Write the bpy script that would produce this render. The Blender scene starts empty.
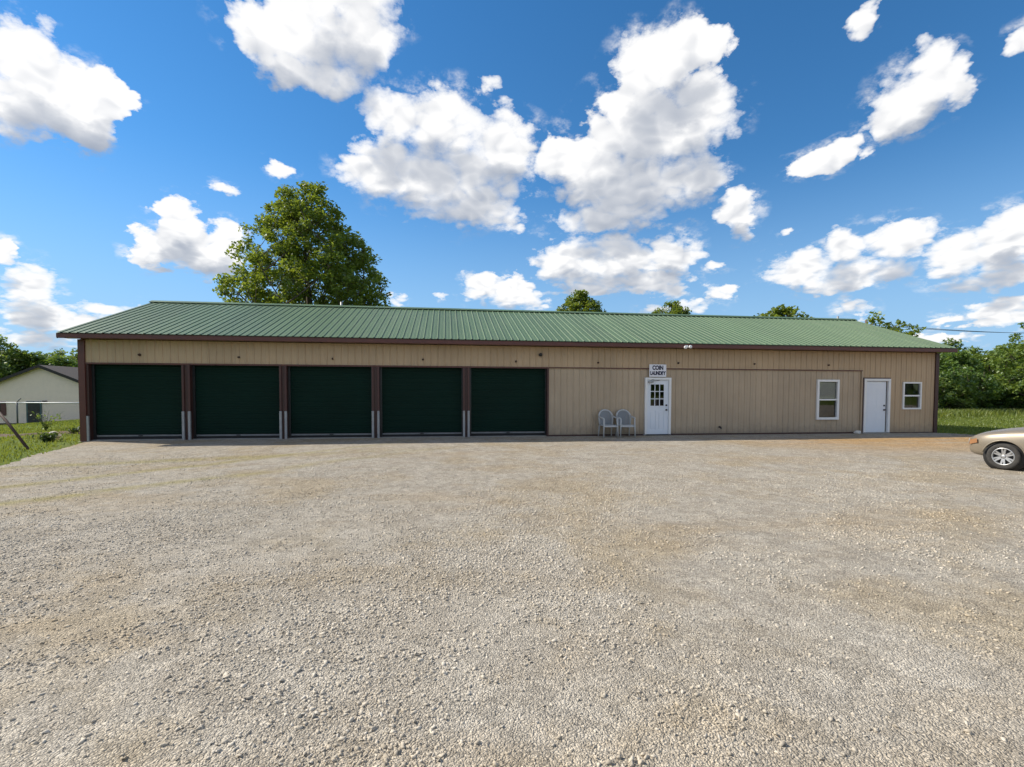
import bpy, bmesh, math, random
import numpy as np
from mathutils import Vector, Matrix

S = bpy.context.scene
C = S.collection
PI = math.pi
R = math.radians

# ---------------------------------------------------------------- camera
cam = bpy.data.cameras.new('camera')
camo = bpy.data.objects.new('camera', cam)
C.objects.link(camo)
S.camera = camo
cam.sensor_fit = 'HORIZONTAL'
cam.sensor_width = 36.0
cam.lens = 482.12 / 1024 * 36.0
cam.shift_y = 26.14 / 1024
cam.clip_end = 3000
cam.clip_start = 0.05
YAW, PITCH, ROLL = -0.1362, -0.0361, 0.0029
camo.location = (11.3128, -16.7914, 1.5811)
camo.rotation_mode = 'QUATERNION'
camo.rotation_quaternion = (Matrix.Rotation(YAW, 4, 'Z') @ Matrix.Rotation(PI / 2 + PITCH, 4, 'X')
                            @ Matrix.Rotation(ROLL, 4, 'Z')).to_quaternion()

# ---------------------------------------------------------------- sun and sky
SUN = Vector((-1.08, 0.44, 1.0)).normalized()          # towards the sun: behind the building, to the left
sl = bpy.data.lights.new('sun', 'SUN')
sl.energy = 5.0
sl.angle = R(0.53)
sl.color = (1.0, 0.915, 0.775)
so = bpy.data.objects.new('sun', sl)
C.objects.link(so)
so.location = (0, 0, 40)
so.rotation_mode = 'QUATERNION'
so.rotation_quaternion = SUN.to_track_quat('Z', 'Y')

S.view_settings.view_transform = 'Standard'
S.view_settings.look = 'None'
S.view_settings.gamma = 1
S.view_settings.use_curve_mapping = False
S.view_settings.exposure = 0.40

world = bpy.data.worlds.new('World')
S.world = world
world.use_nodes = True
wt = world.node_tree
wt.nodes.clear()
BLOBS = """-0.593 0.105 0.068 0.023;0.920 0.109 0.062 0.017;0.931 0.176 0.040 0.028;0.935 0.240 0.022 0.035;0.233 0.157 0.122 0.016;0.571 0.334 0.034 0.042;0.805 0.441 0.055 0.044;0.141 0.330 0.041 0.018;-0.641 0.443 0.046 0.052;-0.604 0.431 0.051 0.046;-0.560 0.430 0.041 0.043;-0.592 0.388 0.052 0.033;-0.656 0.394 0.040 0.046;-0.331 0.573 0.064 0.042;-0.248 0.598 0.103 0.052;-0.159 0.595 0.063 0.049;-0.213 0.545 0.064 0.030;-0.286 0.540 0.067 0.029;-0.186 0.654 0.108 0.047;-0.097 0.503 0.077 0.049;-0.005 0.501 0.095 0.060;-0.111 0.420 0.088 0.053;0.012 0.406 0.155 0.074;0.114 0.471 0.085 0.063;0.070 0.359 0.101 0.032;0.414 0.574 0.084 0.053;0.481 0.582 0.075 0.041;0.501 0.489 0.071 0.069;0.386 0.484 0.114 0.087;0.295 0.427 0.087 0.065;0.386 0.392 0.137 0.070;0.334 0.346 0.117 0.035;0.499 0.408 0.060 0.044;0.232 0.455 0.048 0.045;0.253 0.272 0.077 0.050;0.351 0.262 0.098 0.055;0.451 0.274 0.052 0.043;0.312 0.221 0.119 0.027;0.414 0.217 0.085 0.026;0.559 0.325 0.037 0.026;0.579 0.358 0.023 0.016;-0.460 0.278 0.038 0.050;-0.491 0.237 0.043 0.037;-0.424 0.240 0.056 0.042;-0.394 0.271 0.030 0.034;-0.446 0.213 0.057 0.018;-0.392 0.352 0.035 0.014;-0.306 0.398 0.030 0.017;0.090 0.570 0.034 0.018;0.839 0.459 0.031 0.044;0.803 0.421 0.043 0.034;0.866 0.441 0.020 0.034;0.691 0.390 0.048 0.026;0.731 0.403 0.033 0.024;0.759 0.388 0.021 0.013;0.762 0.556 0.026 0.030;0.933 0.465 0.022 0.027;0.667 0.222 0.061 0.033;0.734 0.249 0.036 0.036;0.802 0.245 0.043 0.033;0.766 0.204 0.073 0.027;0.711 0.190 0.072 0.018;0.875 0.214 0.045 0.034;0.926 0.217 0.037 0.055;0.941 0.261 0.018 0.020;0.903 0.173 0.061 0.020;0.751 0.150 0.033 0.021;0.921 0.128 0.047 0.024;0.877 0.117 0.045 0.018;-0.669 0.203 0.018 0.022;-0.646 0.153 0.033 0.037;-0.632 0.116 0.045 0.029;-0.654 0.082 0.056 0.019;-0.565 0.131 0.060 0.017;-0.524 0.144 0.028 0.014;0.070 0.218 0.041 0.033;0.135 0.205 0.058 0.039;0.183 0.185 0.041 0.018;-0.099 0.191 0.027 0.021;-0.003 0.199 0.020 0.010;0.542 0.192 0.045 0.020;0.526 0.245 0.035 0.012;0.434 0.171 0.049 0.017;0.645 0.282 0.019 0.011;0.486 0.170 0.062 0.017;0.855 0.086 0.070 0.012;-0.613 0.080 0.044 0.010"""


class NB:
    """small helper that writes node trees"""
    def __init__(s, t):
        s.t = t

    def n(s, typ, **kw):
        nd = s.t.nodes.new(typ)
        for k, v in kw.items():
            setattr(nd, k, v)
        return nd

    def l(s, a, b):
        if hasattr(a, 'outputs'):
            a = a.outputs[0]
        s.t.links.new(a, b)

    def inp(s, sock, v):
        if v is None:
            return
        if hasattr(v, 'outputs'):
            v = v.outputs[0]
        if isinstance(v, bpy.types.NodeSocket):
            s.t.links.new(v, sock)
        else:
            sock.default_value = v

    def m(s, op, a, b=None, c=None, clamp=False):
        nd = s.n('ShaderNodeMath', operation=op, use_clamp=clamp)
        for i, v in enumerate((a, b, c)):
            s.inp(nd.inputs[i], v)
        return nd.outputs[0]

    def v(s, op, a, b=None, c=None):
        nd = s.n('ShaderNodeVectorMath', operation=op)
        for i, x in enumerate((a, b, c)):
            s.inp(nd.inputs[i], x)
        return nd.outputs['Value'] if op in ('LENGTH', 'DOT_PRODUCT', 'DISTANCE') else nd.outputs[0]

    def mix(s, f, a, b, blend='MIX'):
        nd = s.n('ShaderNodeMix', data_type='RGBA', blend_type=blend)
        s.inp(nd.inputs[0], f)
        for i, v in ((6, a), (7, b)):
            if isinstance(v, (tuple, list)) and len(v) == 3:
                v = (*v, 1)
            s.inp(nd.inputs[i], v)
        return nd.outputs[2]

    def rng(s, x, a, b, c=0.0, d=1.0, smooth=False):
        nd = s.n('ShaderNodeMapRange')
        if smooth:
            nd.interpolation_type = 'SMOOTHSTEP'
        s.inp(nd.inputs[0], x)
        for i, v in enumerate((a, b, c, d)):
            s.inp(nd.inputs[i + 1], v)
        return nd.outputs[0]

    def noise(s, vec, scale, detail=4, rough=0.55, out='Fac', dist=0.0):
        nd = s.n('ShaderNodeTexNoise')
        if vec is not None:
            s.inp(nd.inputs['Vector'], vec)
        nd.inputs['Scale'].default_value = scale
        nd.inputs['Detail'].default_value = detail
        nd.inputs['Roughness'].default_value = rough
        nd.inputs['Distortion'].default_value = dist
        return nd.outputs[out]

    def voro(s, vec, scale, out='Distance', feature='F1', detail=0.0, rand=1.0):
        nd = s.n('ShaderNodeTexVoronoi', feature=feature)
        if vec is not None:
            s.inp(nd.inputs['Vector'], vec)
        nd.inputs['Scale'].default_value = scale
        nd.inputs['Randomness'].default_value = rand
        if detail:
            nd.inputs['Detail'].default_value = detail
        return nd.outputs[out]


SKY_STRENGTH = 0.12
def build_world():
    b = NB(wt)
    tc = b.n('ShaderNodeTexCoord')
    d = b.v('NORMALIZE', tc.outputs['Generated'])
    sky = b.n('ShaderNodeTexSky', sky_type='NISHITA')
    sky.sun_disc = False
    sky.sun_elevation = math.asin(SUN.z)
    sky.sun_rotation = math.atan2(SUN.x, SUN.y)
    sky.altitude = 200
    sky.air_density = 1.0
    sky.dust_density = 0.0
    sky.ozone_density = 4.0
    hs = b.n('ShaderNodeHueSaturation')
    hs.inputs['Hue'].default_value = 0.497
    hs.inputs['Saturation'].default_value = 1.24
    hs.inputs['Value'].default_value = 0.96
    b.l(sky, hs.inputs['Color'])
    # --- cumulus: blobs laid out in azimuth / elevation, broken up by noise
    sp = b.n('ShaderNodeSeparateXYZ')
    b.l(d, sp.inputs[0])
    az = b.m('ARCTAN2', sp.outputs[0], sp.outputs[1])
    el = b.m('ARCSINE', sp.outputs[2])
    # lumps get smaller towards the horizon
    dv = b.v('DIVIDE', d, b.n('ShaderNodeCombineXYZ').outputs[0])
    cmb = dv.node.inputs[1].links[0].from_node
    k = b.m('ADD', b.m('MULTIPLY', b.m('MAXIMUM', sp.outputs[2], 0.0), 1.3), 0.55)
    for i in range(3):
        b.inp(cmb.inputs[i], k)
    wn = b.noise(dv, 9.0, 5, 0.62, 'Color')
    ws = b.n('ShaderNodeSeparateXYZ')
    b.l(wn, ws.inputs[0])
    amp = b.m('MULTIPLY', k, 0.075)
    azw = b.m('MULTIPLY_ADD', b.m('SUBTRACT', ws.outputs[0], 0.5), amp, az)
    elw = b.m('MULTIPLY_ADD', b.m('SUBTRACT', ws.outputs[1], 0.5), amp, b.m('ADD', el, 0.006))
    ev = b.n('ShaderNodeCombineXYZ')
    b.inp(ev.inputs[0], elw)
    b.inp(ev.inputs[1], b.m('ADD', elw, b.m('MULTIPLY', k, 0.016)))
    b.inp(ev.inputs[2], b.m('ADD', elw, b.m('MULTIPLY', k, 0.062)))
    av = b.n('ShaderNodeCombineXYZ')
    for i in range(3):
        b.inp(av.inputs[i], azw)
    acc = prd = None
    avs, evs = av.outputs[0], ev.outputs[0]
    for i, t in enumerate(BLOBS.split(';')):
        if i and i % 16 == 0:        # serialise the evaluation so the shader stack stays small
            avs = b.v('MULTIPLY_ADD', acc, (1e-9,) * 3, avs)
            evs = b.v('MULTIPLY_ADD', acc, (1e-9,) * 3, evs)
        a0, e0, ra, re = map(float, t.split())
        a = b.v('MULTIPLY_ADD', avs, (1 / ra,) * 3, (-a0 / ra,) * 3)
        ee = b.v('MULTIPLY_ADD', evs, (1 / re,) * 3, (-e0 / re,) * 3)
        wisp = 0.48 if re < 0.0215 else (0.20 if re < 0.0285 else 0.0)      # small clouds are thin and ragged
        a2 = b.v('MULTIPLY_ADD', a, a, (wisp,) * 3)
        q = b.v('MULTIPLY_ADD', ee, ee, a2)
        acc = q if acc is None else b.v('MINIMUM', acc, q)
        q1 = b.v('MAXIMUM', b.v('SUBTRACT', (1.0, 1.0, 1.0), q), (0.0, 0.0, 0.0))
        prd = b.v('MULTIPLY', q1, q1) if prd is None else b.v('MULTIPLY_ADD', q1, q1, prd)
    fs = b.n('ShaderNodeSeparateXYZ')
    b.l(acc, fs.inputs[0])
    fp = b.n('ShaderNodeSeparateXYZ')
    b.l(prd, fp.inputs[0])
    body = b.m('SUBTRACT', 1.0, b.m('DIVIDE', 1.0, b.m('MULTIPLY_ADD', fp.outputs[2], 2.2, 1.0)))
    f0, f1, f2 = [b.m('SUBTRACT', 1.0, b.m('MINIMUM', fs.outputs[i], 3.0)) for i in range(3)]
    # cauliflower detail: folded noise gives round billows with creases between them
    up = (-0.008, 0.0, 0.016)
    dn = b.v('ADD', dv, up)

    def billow(vec):
        p = b.m('ABSOLUTE', b.m('SUBTRACT', b.noise(vec, 15.0, 0), 0.5))
        q = b.m('ABSOLUTE', b.m('SUBTRACT', b.noise(vec, 35.0, 0), 0.5))
        return b.m('MULTIPLY_ADD', q, 1.5, b.m('MULTIPLY', p, 2.4))
    v0 = billow(dv)
    v1 = billow(dn)
    n0 = b.noise(dv, 30, 6, 0.70)
    dens = b.m('ADD', f0, b.m('MULTIPLY', b.m('SUBTRACT', v0, 0.40), 1.0))
    dens = b.m('ADD', dens, b.m('MULTIPLY', b.m('SUBTRACT', n0, 0.5), 1.7))
    dens = b.m('MULTIPLY_ADD', b.m('SUBTRACT', 1.0, b.m('DIVIDE', 1.0, b.m('MULTIPLY_ADD', fp.outputs[0], 1.6, 1.0))), 0.75, dens)
    soft = b.noise(dv, 4.0, 2, 0.5)
    wid = b.rng(soft, 0.36, 0.62, 0.34, 1.15)
    wid = b.m('ADD', wid, b.rng(f2, 0.0, 0.9, 0.0, 0.35))
    alpha = b.m('DIVIDE', b.m('SUBTRACT', dens, 0.06), wid, clamp=True)
    alpha = b.m('MULTIPLY', alpha, b.m('SUBTRACT', 2.0, alpha))
    # light: relief towards the sun, grey where much cloud lies above
    rel = b.m('SUBTRACT', v0, v1)
    rel2 = b.m('SUBTRACT', f0, f1)
    thick = b.m('ADD', body, b.m('MULTIPLY', b.m('SUBTRACT', v1, 0.45), 0.15))
    occ = b.rng(thick, 0.12, 0.80, 0.0, 1.0, True)
    lit = b.m('MULTIPLY_ADD', b.m('MULTIPLY', rel, b.m('SUBTRACT', 1.25, occ)), 0.42, 0.97)
    lit = b.m('MULTIPLY_ADD', rel2, 0.30, lit)
    lit = b.m('SUBTRACT', lit, b.m('MULTIPLY', occ, 0.68))
    lit = b.m('MULTIPLY_ADD', b.m('SUBTRACT', n0, 0.5), 0.10, lit)
    lit = b.m('MINIMUM', b.m('MAXIMUM', lit, 0.0), 1.0)
    ccol = b.mix(lit, (0.235, 0.275, 0.35), (0.79, 0.785, 0.78))
    cs = b.v('SCALE', ccol)
    cs.node.inputs['Scale'].default_value = 1.0 / SKY_STRENGTH
    mask = b.rng(sp.outputs[2], 0.0, 0.03)
    # torn veils drifting round the clouds
    wn2 = b.noise(dv, 17.0, 5, 0.66)
    veil2 = b.m('MULTIPLY', b.rng(wn2, 0.50, 0.74, 0.0, 0.85, True), b.rng(f0, -1.1, 0.1, 0.0, 1.0))
    alpha = b.m('MAXIMUM', alpha, veil2)
    alpha = b.m('MULTIPLY', b.m('MULTIPLY', alpha, mask), 0.97)
    # thin milky veil low down
    veil = b.rng(sp.outputs[2], -0.02, 0.42, 0.92, 0.0, True)
    skyc = b.mix(veil, hs.outputs[0], (0.25 / SKY_STRENGTH, 0.42 / SKY_STRENGTH, 0.64 / SKY_STRENGTH))
    fin = b.mix(alpha, skyc, cs)
    # unseen bright cloud added behind the viewer as neutral fill for the shaded walls
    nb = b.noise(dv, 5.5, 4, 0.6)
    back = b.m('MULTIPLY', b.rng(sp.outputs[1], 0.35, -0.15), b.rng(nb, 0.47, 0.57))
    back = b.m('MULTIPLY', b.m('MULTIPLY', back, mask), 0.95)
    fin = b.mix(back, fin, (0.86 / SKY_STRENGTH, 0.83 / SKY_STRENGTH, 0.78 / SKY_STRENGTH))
    bg = b.n('ShaderNodeBackground')
    bg.inputs['Strength'].default_value = SKY_STRENGTH
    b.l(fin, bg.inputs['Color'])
    o = b.n('ShaderNodeOutputWorld')
    b.l(bg, o.inputs[0])
build_world()
world.cycles.sampling_method = 'MANUAL'
world.cycles.sample_map_resolution = 512
S.cycles.max_bounces = 5
S.cycles.diffuse_bounces = 3
S.cycles.glossy_bounces = 3
S.cycles.transmission_bounces = 4
S.cycles.transparent_max_bounces = 8
S.render.filter_size = 1.1
S.cycles.denoising_prefilter = 'ACCURATE'
S.cycles.use_adaptive_sampling = True
S.cycles.adaptive_threshold = 0.015
S.cycles.caustics_reflective = False
S.cycles.caustics_refractive = False


# ---------------------------------------------------------------- materials
def mat(name, base, rough=0.6, metal=0.0, var=0.12, vscale=3.0, bump=0.0, bscale=40.0, spec=0.5, dirt=None, coat=0.0, dirt_amt=0.5, dirt_scale=1.2):
    m = bpy.data.materials.new(name)
    m.use_nodes = True
    b = NB(m.node_tree)
    p = m.node_tree.nodes['Principled BSDF']
    tc = b.n('ShaderNodeTexCoord').outputs['Object']
    n1 = b.noise(tc, vscale, 6, 0.6)
    lo = tuple(c * (1 - var) for c in base)
    hi = tuple(min(1, c * (1 + var)) for c in base)
    col = b.mix(b.rng(n1, 0.3, 0.7), lo, hi)
    if dirt:
        n2 = b.noise(tc, dirt_scale, 8, 0.68)
        col = b.mix(b.rng(n2, 0.48, 0.72, 0, dirt_amt), col, dirt)
    b.inp(p.inputs['Base Color'], col)
    b.inp(p.inputs['Roughness'], b.rng(n1, 0.25, 0.75, max(0.02, rough - 0.08), min(1, rough + 0.08)))
    p.inputs['Metallic'].default_value = metal
    p.inputs['Specular IOR Level'].default_value = spec
    p.inputs['Coat Weight'].default_value = coat
    p.inputs['Coat Roughness'].default_value = 0.05
    if bump:
        bp = b.n('ShaderNodeBump')
        bp.inputs['Strength'].default_value = bump
        bp.inputs['Distance'].default_value = 0.01
        b.inp(bp.inputs['Height'], b.noise(tc, bscale, 4, 0.6))
        b.l(bp, p.inputs['Normal'])
    return m


M = {}
def wall_mat(name, base, base2):
    """painted ribbed steel: faded sheets, faint run-down streaks and mud splashed up from the gravel"""
    m = bpy.data.materials.new(name)
    m.use_nodes = True
    b = NB(m.node_tree)
    p = m.node_tree.nodes['Principled BSDF']
    pos = b.n('ShaderNodeTexCoord').outputs['Object']
    sp = b.n('ShaderNodeSeparateXYZ')
    b.inp(sp.inputs[0], pos)
    n1 = b.noise(pos, 0.9, 5, 0.6)
    col = b.mix(b.rng(n1, 0.35, 0.65), base, base2)
    sheet = b.n('ShaderNodeTexWhiteNoise', noise_dimensions='1D')
    b.inp(sheet.inputs['W'], b.m('FLOOR', b.m('DIVIDE', sp.outputs[0], 0.9144)))
    k = b.v('SCALE', col)
    b.inp(k.node.inputs['Scale'], b.rng(sheet.outputs['Value'], 0, 1, 0.94, 1.05))
    st = b.noise(b.v('MULTIPLY', pos, (9.0, 9.0, 0.7)), 1.0, 6, 0.65)
    col = b.mix(b.rng(st, 0.54, 0.74, 0, 0.35), k, (0.27, 0.215, 0.16))
    sn = b.noise(pos, 5.0, 6, 0.7)
    h = b.m('ADD', sp.outputs[2], b.m('MULTIPLY', b.m('SUBTRACT', sn, 0.5), 0.9))
    col = b.mix(b.rng(h, 0.42, -0.12, 0, 0.75), col, (0.215, 0.175, 0.135))
    b.inp(p.inputs['Base Color'], col)
    b.inp(p.inputs['Roughness'], b.rng(n1, 0.3, 0.7, 0.45, 0.62))
    bp = b.n('ShaderNodeBump')
    bp.inputs['Strength'].default_value = 0.25
    bp.inputs['Distance'].default_value = 0.02
    b.inp(bp.inputs['Height'], b.noise(pos, 1.7, 2, 0.5))
    b.l(bp, p.inputs['Normal'])
    return m
M['tan_band'] = wall_mat('tan_band_paint', (0.45, 0.325, 0.20), (0.50, 0.365, 0.23))
M['tan_panel'] = wall_mat('tan_panel_paint', (0.42, 0.325, 0.225), (0.47, 0.37, 0.26))
M['brown'] = mat('brown_trim_paint', (0.105, 0.034, 0.026), 0.42, var=0.15, vscale=2.0)
M['brown_dark'] = mat('brown_dark_trim', (0.055, 0.022, 0.018), 0.5, var=0.15)
M['brown_post'] = mat('dark_red_brown_paint', (0.068, 0.026, 0.022), 0.45, var=0.15, vscale=2.0)
M['door_green'] = mat('dark_green_door_paint', (0.0038, 0.0205, 0.0145), 0.55, var=0.12, vscale=1.0, spec=0.12)
M['galv'] = mat('galvanised_steel', (0.32, 0.325, 0.335), 0.5, metal=0.35, var=0.15, vscale=9)
M['galv_bar'] = mat('dull_steel_bar', (0.21, 0.215, 0.22), 0.6, metal=0.3, var=0.2, vscale=6)
M['rubber'] = mat('black_rubber', (0.015, 0.015, 0.016), 0.8, var=0.1)
M['white'] = mat('white_paint', (0.80, 0.80, 0.80), 0.4, var=0.03, vscale=2, dirt=(0.62, 0.6, 0.55), dirt_amt=0.25)
M['white_door'] = mat('white_door_paint', (0.74, 0.78, 0.84), 0.35, var=0.03, vscale=2)
M['black'] = mat('black_metal', (0.02, 0.02, 0.022), 0.35, var=0.1)
M['slab'] = mat('concrete_slab', (0.30, 0.29, 0.27), 0.9, var=0.2, vscale=4, bump=0.4)
M['interior'] = mat('dark_interior_board', (0.08, 0.075, 0.07), 0.9)
M['blind'] = mat('pale_window_blind', (0.85, 0.83, 0.79), 0.7, var=0.04)
M['sign'] = mat('white_sign_board', (0.80, 0.80, 0.86), 0.4, var=0.03)
M['ink'] = mat('blue_black_lettering', (0.018, 0.02, 0.055), 0.5, var=0.05)
M['resin'] = mat('grey_resin_plastic', (0.47, 0.48, 0.48), 0.45, var=0.06, vscale=6, dirt=(0.36, 0.36, 0.34), dirt_amt=0.4, dirt_scale=4)
M['resin_slat'] = mat('blue_grey_resin_slats', (0.225, 0.24, 0.255), 0.5, var=0.08, vscale=6)
M['siding'] = mat('cream_house_siding', (0.83, 0.70, 0.60), 0.6, var=0.04)
M['shingle'] = mat('dark_roof_shingles', (0.030, 0.022, 0.021), 0.85, var=0.3, vscale=8, bump=0.4)
M['rake'] = mat('black_rake_board', (0.02, 0.016, 0.016), 0.6)
M['teal'] = mat('teal_storm_door', (0.05, 0.10, 0.12), 0.3, var=0.2, vscale=2)
M['maroon'] = mat('maroon_window_frame', (0.10, 0.03, 0.03), 0.5)
M['rust'] = mat('rusty_brown_steel', (0.065, 0.035, 0.026), 0.8, var=0.35, vscale=6, bump=0.3)
M['bark'] = mat('grey_brown_bark', (0.075, 0.058, 0.043), 0.95, var=0.3, vscale=5, bump=0.8, bscale=18)
M['pole_wood'] = mat('weathered_pole_wood', (0.12, 0.095, 0.075), 0.9, var=0.25, vscale=4)
M['cable'] = mat('black_cable_sheath', (0.02, 0.02, 0.02), 0.7)
M['limestone'] = mat('pale_limestone', (0.62, 0.60, 0.56), 0.9, var=0.15, vscale=7, bump=0.6)
M['car_paint'] = mat('champagne_metallic_paint', (0.235, 0.198, 0.148), 0.42, metal=0.3, var=0.06, vscale=2, coat=0.2)
M['car_black'] = mat('black_trim_plastic', (0.02, 0.02, 0.02), 0.6)
M['tyre'] = mat('dusty_tyre_rubber', (0.035, 0.033, 0.031), 0.85, var=0.2, vscale=12, dirt=(0.10, 0.09, 0.075), dirt_amt=0.4, dirt_scale=9)
M['alloy'] = mat('silver_alloy', (0.50, 0.50, 0.50), 0.4, metal=0.75, var=0.05)
M['amber'] = mat('amber_lens', (0.30, 0.15, 0.07), 0.3, var=0.05)
M['lens'] = mat('clear_lamp_lens', (0.55, 0.56, 0.55), 0.1, metal=0.2)
M['red_lens'] = mat('red_lamp_lens', (0.35, 0.02, 0.02), 0.15)


def roof_mat():
    m = bpy.data.materials.new('green_roof_metal')
    m.use_nodes = True
    b = NB(m.node_tree)
    p = m.node_tree.nodes['Principled BSDF']
    tc = b.n('ShaderNodeTexCoord').outputs['Object']
    st = b.v('MULTIPLY', tc, (1.0, 0.12, 0.12))
    n1 = b.noise(st, 2.5, 6, 0.6)
    col = b.mix(b.rng(n1, 0.3, 0.7), (0.076, 0.132, 0.062), (0.098, 0.160, 0.078))
    sp = b.n('ShaderNodeSeparateXYZ')
    b.inp(sp.inputs[0], tc)
    sheet = b.n('ShaderNodeTexWhiteNoise', noise_dimensions='1D')
    b.inp(sheet.inputs['W'], b.m('FLOOR', b.m('DIVIDE', sp.outputs[0], 0.9144)))
    kk = b.v('SCALE', col)
    b.inp(kk.node.inputs['Scale'], b.rng(sheet.outputs['Value'], 0, 1, 0.92, 1.07))
    st2 = b.noise(b.v('MULTIPLY', tc, (7.0, 0.5, 0.5)), 1.0, 6, 0.7)
    col = b.mix(b.rng(st2, 0.52, 0.75, 0, 0.30), kk, (0.16, 0.17, 0.12))
    b.inp(p.inputs['Base Color'], col)
    p.inputs['Roughness'].default_value = 0.48
    p.inputs['Metallic'].default_value = 0.0
    return m
M['roof'] = roof_mat()


def glass_mat():
    m = bpy.data.materials.new('window_glass')
    m.use_nodes = True
    b = NB(m.node_tree)
    m.node_tree.nodes.remove(m.node_tree.nodes['Principled BSDF'])
    fr = b.n('ShaderNodeFresnel')
    fr.inputs['IOR'].default_value = 1.6
    tr = b.n('ShaderNodeBsdfTransparent')
    tr.inputs[0].default_value = (0.93, 0.95, 0.94, 1)
    gl = b.n('ShaderNodeBsdfGlossy')
    gl.inputs['Roughness'].default_value = 0.02
    mx = b.n('ShaderNodeMixShader')
    b.inp(mx.inputs[0], b.m('MULTIPLY_ADD', fr, 1.0, 0.05))
    b.l(tr, mx.inputs[1])
    b.l(gl, mx.inputs[2])
    b.l(mx, m.node_tree.nodes['Material Output'].inputs[0])
    return m
M['glass'] = glass_mat()


def leaf_mat(name, c1, c2, c3):
    m = bpy.data.materials.new(name)
    m.use_nodes = True
    b = NB(m.node_tree)
    m.node_tree.nodes.remove(m.node_tree.nodes['Principled BSDF'])
    g = b.n('ShaderNodeNewGeometry')
    rp = b.n('ShaderNodeValToRGB')
    rp.color_ramp.elements[0].color = (*c1, 1)
    rp.color_ramp.elements[1].color = (*c3, 1)
    e = rp.color_ramp.elements.new(0.5)
    e.color = (*c2, 1)
    b.l(g.outputs['Random Per Island'], rp.inputs[0])
    tc = b.n('ShaderNodeTexCoord').outputs['Object']
    col = b.mix(b.rng(b.noise(tc, 0.7, 3), 0.35, 0.65, 0.0, 0.45), rp.outputs[0], c1)
    df = b.n('ShaderNodeBsdfDiffuse')
    b.l(col, df.inputs[0])
    ts = b.n('ShaderNodeBsdfTranslucent')
    b.inp(ts.inputs[0], b.mix(0.5, col, (c3[0] * 1.3, c3[1] * 1.25, c3[2] * 0.6)))
    gl = b.n('ShaderNodeBsdfGlossy')
    gl.inputs['Roughness'].default_value = 0.5
    gl.inputs[0].default_value = (0.9, 0.95, 1, 1)
    m1 = b.n('ShaderNodeMixShader')
    m1.inputs[0].default_value = 0.45
    b.l(df, m1.inputs[1])
    b.l(ts, m1.inputs[2])
    m2 = b.n('ShaderNodeMixShader')
    m2.inputs[0].default_value = 0.04
    b.l(m1, m2.inputs[1])
    b.l(gl, m2.inputs[2])
    b.l(m2, m.node_tree.nodes['Material Output'].inputs[0])
    return m
M['leaf_big'] = leaf_mat('olive_green_leaves', (0.078, 0.132, 0.016), (0.149, 0.218, 0.028), (0.270, 0.328, 0.046))
M['leaf_a'] = leaf_mat('mid_green_leaves', (0.079, 0.140, 0.022), (0.146, 0.226, 0.037), (0.232, 0.305, 0.061))
M['leaf_b'] = leaf_mat('dark_green_leaves', (0.056, 0.112, 0.020), (0.106, 0.188, 0.033), (0.175, 0.263, 0.053))
M['grass'] = leaf_mat('fresh_green_grass', (0.11, 0.16, 0.02), (0.17, 0.225, 0.03), (0.24, 0.27, 0.055))
M['weed'] = leaf_mat('dark_weed_leaves', (0.03, 0.065, 0.015), (0.055, 0.10, 0.022), (0.09, 0.14, 0.03))


def ground_mat():
    m = bpy.data.materials.new('grassy_earth')
    m.use_nodes = True
    b = NB(m.node_tree)
    p = m.node_tree.nodes['Principled BSDF']
    tc = b.n('ShaderNodeTexCoord').outputs['Object']
    n1 = b.noise(tc, 0.35, 6, 0.6)
    n2 = b.noise(tc, 7.0, 5, 0.65)
    col = b.mix(b.rng(n2, 0.3, 0.7), (0.075, 0.110, 0.018), (0.145, 0.19, 0.032))
    col = b.mix(b.rng(n1, 0.58, 0.72, 0, 0.6), col, (0.15, 0.13, 0.06))
    b.inp(p.inputs['Base Color'], col)
    p.inputs['Roughness'].default_value = 0.95
    p.inputs['Specular IOR Level'].default_value = 0.1
    bp = b.n('ShaderNodeBump')
    bp.inputs['Strength'].default_value = 0.8
    bp.inputs['Distance'].default_value = 0.06
    b.inp(bp.inputs['Height'], b.noise(tc, 16, 5, 0.7))
    b.l(bp, p.inputs['Normal'])
    return m
M['ground'] = ground_mat()


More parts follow.
